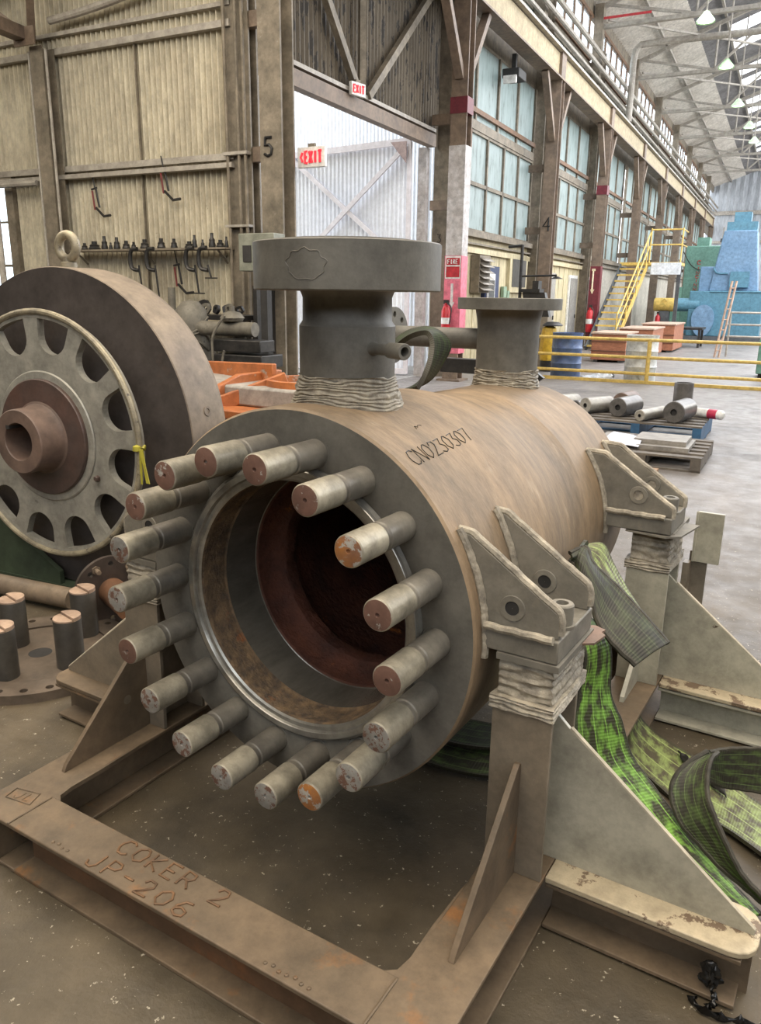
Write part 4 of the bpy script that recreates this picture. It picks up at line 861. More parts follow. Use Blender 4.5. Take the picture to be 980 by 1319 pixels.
for (e0, e1, z0, z1) in ((-.9, .75, .0, .03),): m1.add([RL(e, z, t) for e in (e0, e1) for t in (.05, .5) for z in (z0, z1 - .012)], [(0,1,3,2),(4,6,7,5),(0,4,5,1),(2,3,7,6),(0,2,6,4),(1,5,7,3)])
obj('base_sheet', m1, stand_m, st)
m1 = MB().add([RL(e, z, t) for e, z in ((.35, .03), (.75, .03), (.75, .45), (.62, .42)) for t in (.09, .115)], [(0,2,4,6),(1,7,5,3),(0,1,3,2),(2,3,5,4),(4,5,7,6),(6,7,1,0)]); obj('side_plate', m1, stand_m, st)
# pipe and flanged spool on the floor in front of the wheel
brown_pipe = mk('tan_dusty_pipe', (.25, .19, .13), (.17, .13, .095), 4, .6, bump=.1)
solo('floor_pipe', MB().tube([(-3.6, .58, .07), (-2.12, .80, .07)], .056, 24), brown_pipe, 'tan dusty pipe lying on the floor below the coupling wheel', 'pipe')
t = thing('flanged_spool', (-1.85, .68, 0), 'dark drilled flange with a brown pipe stub lying beside the tan pipe', 'flanged pipe')
ax = Vector((.93, -.36, -.0)).normalized()
darkfl = mk('dark_rusty_flange', (.085, .062, .05), (.055, .043, .036), 6, .55)
obj('flange', plate_holes(MB(), (-1.80, .80, .185), tuple(-ax), .06, .183, .145, 8, .014, .024), darkfl, t)
obj('pipe_stub', MB().tube([Vector((-1.80, .80, .185)), Vector((-1.80, .80, .185)) + ax*.26], .068, 28), mk('brown_pipe', (.24, .115, .06), (.16, .085, .05), 4, .5), t)
for q in (.9, 2.1): 
    c_ = Vector((-1.80, .80, .185)) + (Vector((.55, .75, 0)).normalized()*cos(q) + RZ*sin(q))*.145
    obj('bolt', MB().tube([c_ - ax*.05, c_ + ax*.07], .012, 8).lathe([(.022, .01), (.022, .03)], c_, ax, 6, True, True), brown_pipe, t)
# drilled base ring with four slotted pegs
t = thing('pegged_base_plate', (-1.735, .34, 0), 'round drilled steel plate with four slotted upright pegs on the floor', 'fixture plate')
ringm = mk('brown_machined_plate', (.15, .115, .085), (.10, .08, .062), 6, .45, bump=.08); pegm = mk('dark_peg', (.085, .078, .066), (.055, .05, .045), 7, .4, .2); ptop = mk('pinkish_peg_top', (.42, .30, .22), (.34, .24, .18), 9, .45)
CX, CYY = -1.765, .345
obj('outer_ring', plate_holes(MB(), (CX, CYY, .0), (0, 0, 1), .30, .425, .385, 24, .017, .042), ringm, t)
obj('inner_disc', MB().lathe([(.30, .004), (.30, .030), (.298, .034), (.05, .034), (.05, .0)], (CX, CYY, 0), (0, 0, 1), 64), ringm, t)
obj('dark_bore', MB().lathe([(.052, .0345), (.001, .0345)], (CX, CYY, 0), (0, 0, 1), 24), dark_m, t)
pegs = [(-1.688, .118), (-1.542, .344), (-1.94, .341), (-1.765, .600)]
pg = None
for (x, y) in pegs:
    h = .275
    if pg is None:
        x0, y0 = x, y
        pg = obj('peg', MB().lathe([(.060, .034), (.060, h - .02), (.059, h - .018)], (x, y, 0), (0, 0, 1), 36), pegm, t)
        tm = MB()
        for sgn, zz in ((1, h), (-1, h - .010)):
            pts = [(x + .059*cos(q), y + .059*sin(q)) for q in [(-.2 + (.02 if sgn > 0 else pi + .02)) + (pi - .04)*i/14 for i in range(15)]]
            tm.prism(pts, 'z', h - .035, zz)
        obj('slotted_top', tm, ptop, pg, bevel=.002)
    else:
        q = dup(pg, t); q.location = Vector(pg.location) + Vector((x - x0, y - y0, 0))
# orange cast frame behind the wheel
org = mk('orange_primer', (.48, .16, .05), (.36, .12, .045), 5, .5, c3=(.42, .38, .33), t3=.60, s3=4, w3=.04); gcast = mk('grey_cast', (.36, .34, .31), (.28, .26, .24), 5, .6)
t = thing('orange_casting', (-2.9, 3.2, 0), 'orange primed cast housing half hidden behind the vessel flange', 'casting')
def OF(pts, z0, z1): return MB().prism(pts, 'z', z0, z1)
obj('base_flange', OF([(-4.2, 2.9), (-2.0, 2.9), (-2.0, 4.1), (-4.2, 4.1)], .70, .77), org, t, bevel=.01)
obj('body', OF([(-4.1, 3.15), (-2.1, 3.15), (-2.1, 3.95), (-4.1, 3.95)], .77, .93), gcast, t, bevel=.02)
obj('rib', strut(MB(), (-3.15, 3.05, .78), (-2.75, 3.45, .98), .06, .12), org, t, bevel=.01)
obj('rib', MB().prism([(3.0, .77), (3.9, .77), (3.9, 1.0), (3.35, 1.0), (3.1, .93)], 'x', -3.22, -3.16), org, t, bevel=.01)
obj('bearing_seat', MB().lathe([(.34, .90), (.34, .98), (.28, .98), (.28, .90)], (-2.62, 3.55, 0), (0, 0, 1), 40), org, t)
obj('side_wall', strut(MB(), (-4.1, 3.9, .95), (-3.0, 3.6, 1.0), .05, .16), org, t, bevel=.01)
for x in (-4.0, -2.2): obj('support_block', MB().box(x - .12, x + .12, 3.0, 4.0, 0, .70), dark_m, t)

# ------------------------------------------------------------------ things by the tan wall
t = thing('tool_shelf', (-8.3, 9.0, 2.2), 'long thin shelf of drill sockets mounted on the tan wall', 'shelf', None, FB)
obj('board', MB().box(-9.6, -6.75, 8.80, 9.05, 2.22, 2.245), grime_steel, t, FB)
for x in (-9.5, -8.2, -6.9): obj('shelf_bracket', strut(MB(), (x, 8.83, 2.22), (x, 9.05, 2.05), .02, .02), grime_steel, t, FB)
sock_m = mk('dark_tool_steel', (.045, .042, .04), (.03, .03, .03), 9, .4, .3)
spots_ = [(-9.42, .10, .05), (-9.22, .12, .09), (-9.02, .19, .05), (-8.9, .10, .03), (-8.78, .17, .05), (-8.6, .12, .06), (-8.46, .10, .04), (-8.25, .13, .07), (-7.95, .14, .06), (-7.72, .13, .05), (-7.45, .09, .07), (-7.36, .17, .04), (-7.22, .11, .03), (-7.06, .19, .05), (-6.92, .10, .06), (-6.82, .14, .03)]
lbl = ['short spike socket at the left end of the shelf', 'wide dark block holder, second on the shelf', 'tall stepped socket, third from the left on the shelf', 'thin small arbor beside the tall stepped socket', 'tall narrow collet holder, fifth on the shelf',
 'squat socket, sixth on the shelf', 'small peg socket, seventh on the shelf', 'round holder above the big clamp', 'conical holder above the second clamp', 'conical holder at the middle of the shelf',
 'low dark block right of the middle of the shelf', 'slender tall arbor right of the low block', 'thin arbor with narrow neck on the shelf', 'tallest dark holder near the right end of the shelf', 'squat wide holder near the right end', 'last thin holder at the right end of the shelf']
for (x, h, r), lb in zip(spots_, lbl):
    solo('tool_holder', MB().lathe([(r*.9, 0), (r, h*.15), (r*.75, h*.4), (r*.8, h*.55), (r*.45, h*.7), (r*.45, h), (.001, h)], (x, 8.93, 2.245), (0, 0, 1), 14), sock_m, lb, 'tool holder', 'tool holders on the shelf', FB)
def hookclamp(x, L, lb, nm='c_clamp'):
    t = thing(nm, (x, 8.85, 2.2 - L), lb, 'clamp', 'clamps hanging from the shelf', FB)
    obj('frame', MB().tube(spline([(x + .04, 8.78, 2.24), (x - .07, 8.78, 2.22), (x - .10, 8.78, 2.1), (x - .07, 8.78, 1.98), (x + .05, 8.78, 1.95)], 5), .028, 8), sock_m, t, FB)
    obj('screw', MB().tube([(x + .05, 8.78, 2.02), (x + .10, 8.78, 2.2 - L)], .013, 8), sock_m, t, FB)
    obj('handle', MB().tube([(x + .0, 8.78, 2.2 - L), (x + .2, 8.78, 2.2 - L)], .009, 6), sock_m, t, FB)
hookclamp(-8.30, .62, 'big grey C clamp hanging at the left of the shelf'); hookclamp(-8.0, .68, 'second C clamp with a T handle hanging from the shelf'); hookclamp(-7.3, .55, 'C clamp hanging near the right end of the shelf'); hookclamp(-7.08, .35, 'small round headed clamp at the right end of the shelf')
redp = mk('dull_red_paint', (.22, .03, .03), (.15, .03, .03), 6, .5)
def holder(px, z, lb):
    t = thing('steady_bracket', (px, 8.95, z), lb, 'bracket', 'zigzag brackets hung on the tan wall', FB)
    obj('hook_wire', MB().tube([(px - .06, 8.98, z + .50), (px - .02, 8.98, z + .3)], .01, 6), sock_m, t, FB)
    obj('bar', MB().tube([(px - .08, 8.97, z + .30), (px + .02, 8.97, z + .32)], .016, 6).tube([(px, 8.97, z + .32), (px + .05, 8.97, z + .05)], .016, 6).tube([(px - .02, 8.97, z + .05), (px + .12, 8.97, z - .07), (px + .25, 8.97, z - .06)], .020, 6), sock_m, t, FB)
    obj('red_bar', MB().tube([(px - .06, 8.96, z + .28), (px - .03, 8.96, z + .02)], .014, 6), redp, t, FB)
holder(-9.15, 2.78, 'red and black zigzag bracket hanging at the left of the tan wall'); holder(-7.85, 2.95, 'black zigzag bracket hanging right of centre on the tan wall'); holder(-7.70, 1.72, 'red and black bracket hanging under the tool shelf')
# lean-to roof frame in the top left corner
t = thing('steel_column', (-9.97, 8.85, 0), 'grimy steel column in front of the tan wall at the left', 'column', None, FB)
obj('shaft', MB().wbeam((-9.86, 8.86, 0), (-9.86, 8.86, 4.95), .24, .22, (0, 1, 0), .02, .015), grime_steel, t, FB)
for x in (-10.03, -9.70): obj('conduit', MB().tube([(x, 8.78, .2), (x, 8.78, 4.9)], .02, 8), pale_steel, t, FB)
solo('standing_pipe', MB().tube([(-9.95, 7.9, 0), (-9.95, 7.9, 4.9)], .045, 10), pale_steel, 'slim pale upright pipe left of the grimy column', 'pipe', None, FB)
t = thing('lean_to_truss', (-10, 8.8, 4.9), 'steel lean-to roof truss meeting the left column at the top left', 'truss', None, FB)
obj('bottom_chord', strut(MB(), (-9.97, 8.6, 5.08), (-9.2, 2.0, 5.08), .2, .16), brown_steel, t, FB)
obj('top_chord', strut(MB(), (-12.5, 8.2, 5.75), (-6.7, 8.2, 6.1), .14, .14), brown_steel, t, FB)
obj('web_member', strut(MB(), (-9.97, 8.8, 5.05), (-9.2, 8.2, 6.0), .1, .1), brown_steel, t, FB)
obj('web_member', strut(MB(), (-9.97, 8.8, 5.05), (-11.2, 8.2, 6.0), .1, .1), brown_steel, t, FB)
obj('gusset_plate', MB().box(-10.1, -9.7, 8.60, 8.62, 4.92, 5.15), brown_steel, t, FB)
solo('curved_pipe', MB().tube(spline([(-9.7, 8.9, 5.28), (-8.9, 8.9, 5.33), (-7.9, 8.9, 5.45), (-6.9, 8.9, 5.62)], 6), .05, 10), pale_steel, 'pale sagging pipe above the tan wall trim', 'pipe', None, FB)
solo('wall_pipe', MB().tube([(-16, 8.85, 3.2), (-10.2, 8.85, 3.2)], .04, 8), pale_steel, 'horizontal pipe beside the window at the left edge', 'pipe', None, FB)
# electrical box in front of the corner column
t = thing('electrical_box', (-6.0, 8.3, 1.9), 'grey green electrical switch box beside the thick nozzle flange', 'electrical box', None, FB)
obj('housing', MB().box(-6.12, -5.60, 8.25, 8.5, 1.92, 2.36), mk('grey_green_box', (.26, .27, .22), (.20, .21, .17), 5, .5), t, FB, bevel=.01)
obj('opening', MB().box(-6.05, -5.93, 8.235, 8.25, 2.03, 2.22), dark_m, t, FB)
obj('mounting_post', MB().box(-5.85, -5.75, 8.3, 8.4, 0, 1.92), dark_m, t, FB)
# benches and machine tools behind the casting
lathe_m = mk('dusty_machine_grey', (.19, .175, .14), (.12, .11, .09), 5, .6, c3=(.05, .045, .04), t3=.58, s3=9, w3=.1)
t = thing('shaping_machine', (-6.6, 7.9, 0), 'dusty old shaping machine with cables draped over its round head', 'machine', None, FB)
obj('head', MB().lathe([(.001, .62), (.10, .60), (.19, .5), (.21, .35), (.20, .05), (.15, 0)], (-6.62, 7.9, .95), (0, 0, 1), 22), lathe_m, t, FB)
obj('body', MB().prism([(-6.83, .25), (-6.35, .25), (-6.36, .8), (-6.45, 1.05), (-6.80, 1.05)], 'y', 7.75, 8.1), lathe_m, t, FB, bevel=.03)
obj('ram', MB().tube([(-6.45, 7.85, 1.24), (-5.62, 7.85, 1.24)], .085, 16), lathe_m, t, FB)
obj('slide', MB().box(-6.2, -5.45, 7.7, 8.0, .98, 1.12), sock_m, t, FB, bevel=.01)
obj('tool_post', MB().lathe([(.12, 0), (.15, .04), (.10, .1), (.03, .12), (.03, .18)], (-5.95, 7.85, 1.33), (0, 0, 1), 16), lathe_m, t, FB)
obj('table', MB().box(-6.1, -5.4, 7.65, 8.1, .80, .95), sock_m, t, FB, bevel=.01)
for x in (-6.72, -6.42, -6.0, -5.5): obj('leg', MB().box(x-.05, x+.05, 7.75, 8.05, 0, .82), sock_m, t, FB)
cb = MB()
random.seed(5)
for k in range(7):
    cb.tube(spline([(-6.62 + .22*cos(q + k), 7.9 + .22*sin(q + k) - .02, .75 + .09*k + .08*sin(2*q + k)) for q in [i*.7 for i in range(9)]], 3), .012, 5)
cb.tube(spline([(-5.95, 7.7, 1.40), (-6.1, 7.65, 1.15), (-6.12, 7.65, .8), (-6.3, 7.65, .5)], 5), .016, 6); cb.tube(spline([(-6.4, 7.7, .9), (-6.2, 7.6, .65), (-6.0, 7.6, .7), (-5.9, 7.6, 1.0)], 5), .014, 6)
obj('cables', cb, lathe_m, t, FB)
t = thing('work_rack', (-7.0, 8.6, 0), 'dark rack heaped with scrap sprockets below the tool shelf', 'rack', None, FB)
obj('frame', MB().box(-7.9, -6.15, 8.35, 8.95, 1.32, 1.38).box(-7.9, -6.15, 8.35, 8.95, .7, .75).box(-7.9, -7.84, 8.35, 8.95, 0, 1.4).box(-6.0, -5.94, 8.35, 8.95, 0, 1.75), sock_m, t, FB)
random.seed(8)
for k in range(8):
    x = -7.2 + k*.125; r_ = random.uniform(.05, .09)
    solo('scrap_gear', MB().lathe([(r_*.4, -.02), (r_, -.02), (r_, .02), (r_*.4, .02), (r_*.4, -.02)], (x, 8.45 + .06*(k % 3), 1.392 + r_), (random.uniform(-.5, .5), 1, random.uniform(-.3, .3)), 11, jit=lambda i, j: .008*(j % 2)), sock_m if k % 3 else lathe_m, ['leftmost scrap gear on the rack below the tool shelf', 'second scrap gear from the left on the rack', 'third scrap gear from the left on the rack', 'fourth scrap gear from the left on the rack', 'fourth scrap gear from the right on the rack', 'third scrap gear from the right on the rack', 'second scrap gear from the right on the rack', 'rightmost scrap gear on the rack, beside the electrical box'][k], 'gear', 'scrap gears heaped on the rack', FB)
solo('pipe_stub', MB().tube([(-7.35, 8.4, 1.385), (-7.35, 8.4, 1.72)], .05, 12), lathe_m, 'short upright pipe standing on the rack below the tool shelf', 'pipe', None, FB)
t = thing('bench_machine', (-11, 8, 0), 'cluttered dark machine in front of the bright window at the left edge', 'machine', None, FB)
bm_ = MB().box(-11.6, -10.05, 7.6, 8.3, 1.5, 1.62).box(-11.4, -10.5, 7.7, 8.2, 1.62, 1.9)
obj('bed', bm_, sock_m, t, FB); obj('long_bar', MB().tube([(-11.8, 7.8, 2.22), (-10.05, 7.9, 2.14)], .025, 8), sock_m, t, FB)
mm = MB()
random.seed(11)
for k in range(9): mm.tube([(-11.1 + k*.13, 7.9, 1.62), (-11.1 + k*.13 + random.uniform(-.1, .1), 7.9, 1.95 + random.uniform(-.1, .16)), (-11.0 + k*.13, 7.9, 1.9)], random.uniform(.015, .04), 8)
obj('levers', mm, lathe_m, t, FB)
for x in (-11.5, -10.2): obj('leg', MB().box(x-.08, x+.08, 7.7, 8.2, 0, 1.5), sock_m, t, FB)

# ------------------------------------------------------------------ the doorway: door leaf, sheeting outside and exit signs
t = thing('door_leaf', (-8.4, 15.35, .05), 'open corrugated sliding door leaf with a white X braced frame outside the doorway', 'door', None, FB)
w = MB(); corrug(w, (-10.1, 15.42, .05), (1, 0, 0), 3.0, (0, 0, 1), 4.5, (0, -1, 0), .095, .015)
obj('sheet', w, white_sheet, t, FB, norm=False)
wf = mk('white_angle_iron', (.80, .77, .80), (.70, .66, .68), 6, .5, grime=.1)
g = strut(MB(), (-10.1, 15.34, 4.50), (-7.1, 15.34, 4.62), .06, .12); strut(g, (-10.1, 15.34, .1), (-7.1, 15.34, .1), .06, .12); g.box(-7.16, -7.08, 15.3, 15.38, .05, 4.6); g.box(-10.12, -10.04, 15.3, 15.38, .05, 4.5)
obj('frame', g, wf, t, FB)
obj('cross_brace', strut(MB(), (-9.9, 15.30, 4.45), (-7.2, 15.30, 2.30), .05, .09), wf, t, FB); obj('cross_brace', strut(MB(), (-7.2, 15.27, 4.5), (-9.9, 15.27, 2.2), .05, .09), wf, t, FB)
obj('corner_plate', MB().prism([(-7.15, 4.60), (-7.5, 4.60), (-7.15, 4.2)], 'y', 15.24, 15.26), mk('faded_pink_plate', (.55, .42, .40), None, 5, .5), t, FB)
w = MB(); corrug(w, (-13.5, 17.6, 0), (1, 0, 0), 6.75, (0, 0, 1), 7.5, (0, -1, 0), .095, .015)
solo('outside_wall', w, white_sheet, 'pale blue corrugated wall of the neighbouring building seen through the doorway', 'wall', None, FB, norm=False)
t = thing('door_post', (-6.9, 15.2, 0), 'weathered pale door jamb at the right side of the doorway', 'post', None, FB)
obj('jamb', MB().box(-6.98, -6.80, 15.45, 15.6, 0, 4.5), white_p, t, FB)
solo('ground_outside', MB().box(-14, -6.9, 9.3, 18, -.05, .01), mk('pale_ground', (.40, .39, .37), (.3, .29, .28), 1, .8), 'pale concrete apron outside the doorway', 'ground', None, FB)
sign_w = mk('sign_white', (.80, .80, .78), (.74, .74, .72), 5, .4); sign_r = emis('exit_red', (.80, .03, .05), .6)
def exit_sign(loc, ax_u, w_, h_, lb, text):
    """ax_u: direction the word runs; it faces ax_u x z"""
    u = Vector(ax_u).normalized(); z = Vector((0, 0, 1)); nrm = u.cross(z); o = Vector(loc)
    t = thing('exit_sign', tuple(o), lb, 'sign', 'exit signs', FB)
    obj('casing', MB().obox(o + z*h_/2, u*w_/2, nrm*.03, z*h_/2), sign_w, t, FB, bevel=.006)
    n = len(text); pw = w_*.84/n
    obj('lettering', write(MB(), text, lambda a, b: o + u*(-w_*.40 + a) + z*(h_*.22 + b) + nrm*.034, h_*.07, pw, pw*.70, h_*.56), sign_r, t, FB)
    obj('mounting', MB().obox(o + z*(h_ + .02), u*.05, nrm*.02, z*.02), grime_steel, t, FB)
    return t
e1 = exit_sign((-5.60, 9.15, 3.20), (1, .0, 0), .40, .24, 'red EXIT sign with a left arrow mounted on the column marked 5', '<EXIT')
e2 = exit_sign((-6.42, 11.85, 4.64), (.25, 1, 0), .32, .19, 'red EXIT sign fixed to the header above the doorway', 'EXIT')

# ------------------------------------------------------------------ along the window wall
t = thing('louvred_vent', (-6.5, 18.1, 1.85), 'dark louvred wall heater on the cream wall', 'vent', None, FB)
obj('casing', MB().box(-6.63, -6.42, 17.75, 18.5, 1.75, 2.58), grime_steel, t, FB)
for k in range(6): obj('louvre', MB().add([(-6.42, 17.78, 2.52 - k*.13), (-6.42, 18.48, 2.52 - k*.13), (-6.30, 18.48, 2.45 - k*.13), (-6.30, 17.78, 2.45 - k*.13)], [(0, 1, 2, 3)]), pale_steel, t, FB, solidify=.012, norm=False)
blue_d = mk('blue_door_paint', (.03, .05, .13), (.025, .04, .1), 4, .5)
t = thing('office_door', (-6.6, 19, 0), 'dark blue door frame with a paned white door on the cream wall', 'door', None, FB)
obj('frame', MB().box(-6.64, -6.54, 18.55, 19.55, 0, 2.38), blue_d, t, FB)
obj('leaf', MB().box(-6.53, -6.50, 18.62, 19.15, 0, 2.2), sign_w, t, FB); 
for k in range(3): obj('pane', MB().box(-6.50, -6.49, 18.68, 19.09, .4 + k*.6, .85 + k*.6), dull_glass, t, FB)
t = thing('wall_window', (-6.6, 21.2, 2), 'cream framed dark screened window on the cream wall', 'window', None, FB)
obj('frame', MB().box(-6.64, -6.56, 20.45, 22.0, 1.78, 2.75), cream, t, FB); obj('screen', MB().box(-6.56, -6.55, 20.65, 21.85, 1.92, 2.62), mk('screen_grey', (.085, .08, .07), None, 4, .6), t, FB)
grn = mk('pale_green_box', (.30, .42, .30), None, 5, .5)
solo('switch_box', MB().box(-6.63, -6.55, 20.0, 20.25, 1.65, 1.92), grn, 'pale green switch box on the cream wall left of the screened window', 'switch box', 'switch boxes', FB)
solo('switch_box', MB().box(-6.63, -6.55, 20.32, 20.5, 1.62, 1.82), grn, 'smaller pale green switch box right of the larger one', 'switch box', 'switch boxes', FB)
pd = mk('grey_door', (.34, .33, .30), (.28, .27, .25), 3, .5)
for i, (y0, lb) in enumerate(((24.1, 'grey door on the cream wall just right of the number 4 column'), (27.0, 'grey door with pale frame left of the dark red column foot'), (29.6, 'dark glass door with white frame behind the staircase'))):
    t = thing('wall_door', (-6.6, y0 + .5, 0), lb, 'door', 'doors in the cream wall', FB)
    obj('frame', MB().box(-6.64, -6.58, y0, y0 + 1.1, 0, 2.4), sign_w if i else pale_steel, t, FB); obj('leaf', MB().box(-6.575, -6.55, y0 + .1, y0 + 1.0, .02, 2.3), pd if i < 2 else dull_glass, t, FB); obj('handle', MB().box(-6.55, -6.52, y0 + .85, y0 + .9, 1.0, 1.12), sock_m, t, FB)
# drilling stand at the number 4 column
t = thing('drill_stand', (-5.4, 19.6, 0), 'black bench machine with lamp arms in front of the number 4 column', 'machine', None, FB)
obj('pillar', MB().tube([(-6.0, 19.6, 0), (-6.0, 19.6, 2.9)], .04, 8), sock_m, t, FB)
obj('upper_arm', MB().tube([(-6.35, 19.6, 2.85), (-6.0, 19.6, 2.88)], .035, 8), sock_m, t, FB)
obj('lamp_arm', MB().tube([(-6.0, 19.6, 2.16), (-5.1, 19.6, 2.18)], .025, 8), sock_m, t, FB)
obj('lamp_shade', MB().lathe([(.03, .06), (.16, 0), (.15, 0)], (-5.1, 19.6, 2.10), (0, 0, 1), 16), sock_m, t, FB)
obj('head', MB().box(-5.95, -5.45, 19.4, 19.8, 1.78, 1.86).box(-5.65, -5.5, 19.45, 19.75, 1.86, 2.05), sock_m, t, FB)
obj('yoke', MB().prism([(-5.9, 1.78), (-5.35, 1.78), (-5.2, 1.2), (-5.4, 1.2), (-5.62, 1.6), (-5.75, 1.4), (-5.85, 1.4)], 'y', 19.5, 19.7), sock_m, t, FB)
obj('base', MB().box(-5.8, -5.2, 19.4, 19.8, 0, 1.2), grime_steel, t, FB)
def extinguisher(x, y, z, lb, s=1.0):
    t = thing('fire_extinguisher', (x, y, z), lb, 'fire extinguisher', 'fire extinguishers', FB)
    obj('cylinder', MB().lathe([(.001, 0), (.085*s, .0), (.09*s, .03), (.09*s, .45*s), (.06*s, .53*s), (.03*s, .55*s), (.03*s, .6*s)], (x, y, z), (0, 0, 1), 20), mk('extinguisher_red', (.55, .02, .03), (.5, .02, .03), 5, .3), t, FB)
    obj('label_band', MB().lathe([(.0915*s, .2*s), (.0915*s, .32*s)], (x, y, z), (0, 0, 1), 20), sign_w, t, FB)
    obj('valve', MB().box(x - .05, x + .06, y - .02, y + .02, z + .58*s, z + .66*s), sock_m, t, FB)
    obj('hose', MB().tube(spline([(x + .03, y - .03, z + .6*s), (x + .13, y - .05, z + .5*s), (x + .11, y - .08, z + .2*s)], 4), .014, 6), sock_m, t, FB)
dk_str0 = mk('dark_stringer', (.10, .11, .12), (.07, .075, .08), 4, .5)
extinguisher(-6.02, 14.82, .93, 'red fire extinguisher on the pink signed column', 1.0); extinguisher(-5.98, 27.7, .55, 'red fire extinguisher on the dark red column by the staircase', 1.35)
solo('extinguisher_plinth', MB().box(-4.75, -4.5, 33.8, 34.0, 0, .45), dk_str0, 'low dark plinth under the small distant fire extinguisher', 'plinth', None, FB)
extinguisher(-4.62, 33.9, .45, 'small distant red fire extinguisher under the yellow cylinder', 1.1)
# yellow guard rail
t = thing('guard_rail', (-2, 16.63, 0), 'yellow three bar guard rail across the aisle', 'guard rail', None, FB)
for z in (.865, .52, .20): obj('bar', MB().tube([(-5.3, 16.63, z), (6, 16.63, z - .0)], .032, 12), yellow, t, FB)
for x in (-5.2, -2.36, 1.2, 4.6): obj('post', MB().tube([(x, 16.63, 0), (x, 16.63, .885)], .042, 12), yellow, t, FB)
obj('kick_bar', MB().box(-5.3, 6, 16.58, 16.68, 0, .06), yellow, t, FB)
def drum(x, y, lb, m1, r=.32, h=.94):
    t = thing('steel_drum', (x, y, 0), lb, 'drum', 'drums behind the guard rail', FB)
    pr_ = [(.001, .02), (r - .01, .02), (r, 0), (r, .02), (r*.99, .05), (r*.99, h*.31), (r*1.03, h*.33), (r*.99, h*.35), (r*.99, h*.65), (r*1.03, h*.67), (r*.99, h*.69), (r*.99, h*.96), (r*1.02, h), (r*.97, h), (r*.96, h - .03), (.001, h - .03)]
    obj('body', MB().lathe(pr_, (x, y, 0), (0, 0, 1), 32), m1, t, FB); obj('bung', MB().lathe([(.03, h - .03), (.03, h - .01), (.001, h - .01)], (x + .1, y, 0), (0, 0, 1), 10), sock_m, t, FB)
blue_d2 = mk('blue_drum_paint', (.10, .17, .36), (.06, .085, .15), 2.2, .4, .1, c3=(.25, .33, .5), t3=.6, s3=3, w3=.1); white_d = mk('white_drum_paint', (.66, .66, .62), (.5, .54, .56), 2.2, .4, .1, c3=(.35, .36, .3), t3=.62, s3=5)
drum(-4.12, 17.1, 'scuffed blue steel drum behind the guard rail', blue_d2); drum(-2.57, 17.1, 'white steel drum behind the guard rail post', white_d)
sky_bag = mk('crumpled_white_plastic', (.72, .76, .80), (.6, .65, .7), 5, .3)
t = thing('plastic_sheet', (-3.4, 17.1, 0), 'crumpled white plastic sheet on the floor between the two drums', 'plastic sheet', None, FB)
obj('sheet', MB().grid(lambda u, v: (-3.75 + .62*u + .04*sin(9*v), 16.95 + .3*v, .02 + .13*u*sin(pi*v)*(1 + .5*noise.noise(Vector((u*6, v*5, 0)))) + .05*abs(noise.noise(Vector((u*9, v*7, 3))))), 20, 10), sky_bag, t, FB, solidify=.006, norm=False)
t = thing('yellow_bin', (-4.8, 18.3, 0), 'yellow bag topped waste bin behind the blue drum', 'bin', None, FB)
obj('bag', MB().lathe([(.17, .25), (.19, .5), (.18, .8), (.16, .98), (.08, 1.03), (.001, 1.03)], (-4.85, 18.3, 0), (0, 0, 1), 12, jit=lambda i, j: .012*sin(j*2.6 + i)), mk('yellow_plastic', (.66, .42, .03), (.5, .32, .03), 5, .4), t, FB)
obj('stand', MB().lathe([(.17, 0), (.17, .25)], (-4.85, 18.3, 0), (0, 0, 1), 12), sock_m, t, FB); obj('lid', MB().lathe([(.001, 1.13), (.14, 1.12), (.24, 1.05), (.22, 1.03)], (-4.78, 18.3, 0), (0, 0, 1), 12), sock_m, t, FB)
# wooden crates with pale lids
crate_m = mk('orange_crate_wood', (.42, .17, .09), (.33, .13, .07), 3, .6, stretch=(1, 1, 3)); lid_m = mk('pale_crate_lid', (.58, .42, .32), (.48, .34, .26), 3, .6)
for i, (x, y, w_, l_, h_, lb) in enumerate(((-4.15, 21.8, .9, 1.7, .74, 'orange wooden crate nearest the guard rail'), (-3.85, 24.2, .95, 2.2, .80, 'middle orange wooden crate with a pale lid'), (-3.65, 27.2, 1.0, 2.6, .86, 'rear orange wooden crate with white side boards'))):
    t = thing('wooden_crate', (x, y, 0), lb, 'crate', 'orange crates by the staircase', FB)
    obj('box', MB().box(x - w_/2, x + w_/2, y, y + l_, .06, h_), crate_m, t, FB, bevel=.01)
    obj('lid', MB().box(x - w_/2 - .03, x + w_/2 + .03, y - .03, y + l_ + .03, h_, h_ + .04), lid_m, t, FB)
    for z in (.3, .55): obj('batten', MB().box(x - w_/2 - .01, x + w_/2 + .01, y - .02, y, z - .012, z + .012), mk('crate_gap', (.16, .07, .04), None, 4, .6), t, FB)
    for q in (-1, 1): obj('skid_runner', MB().box(x + q*w_*.35 - .05, x + q*w_*.35 + .05, y, y + l_, 0, .06), dark_m, t, FB)
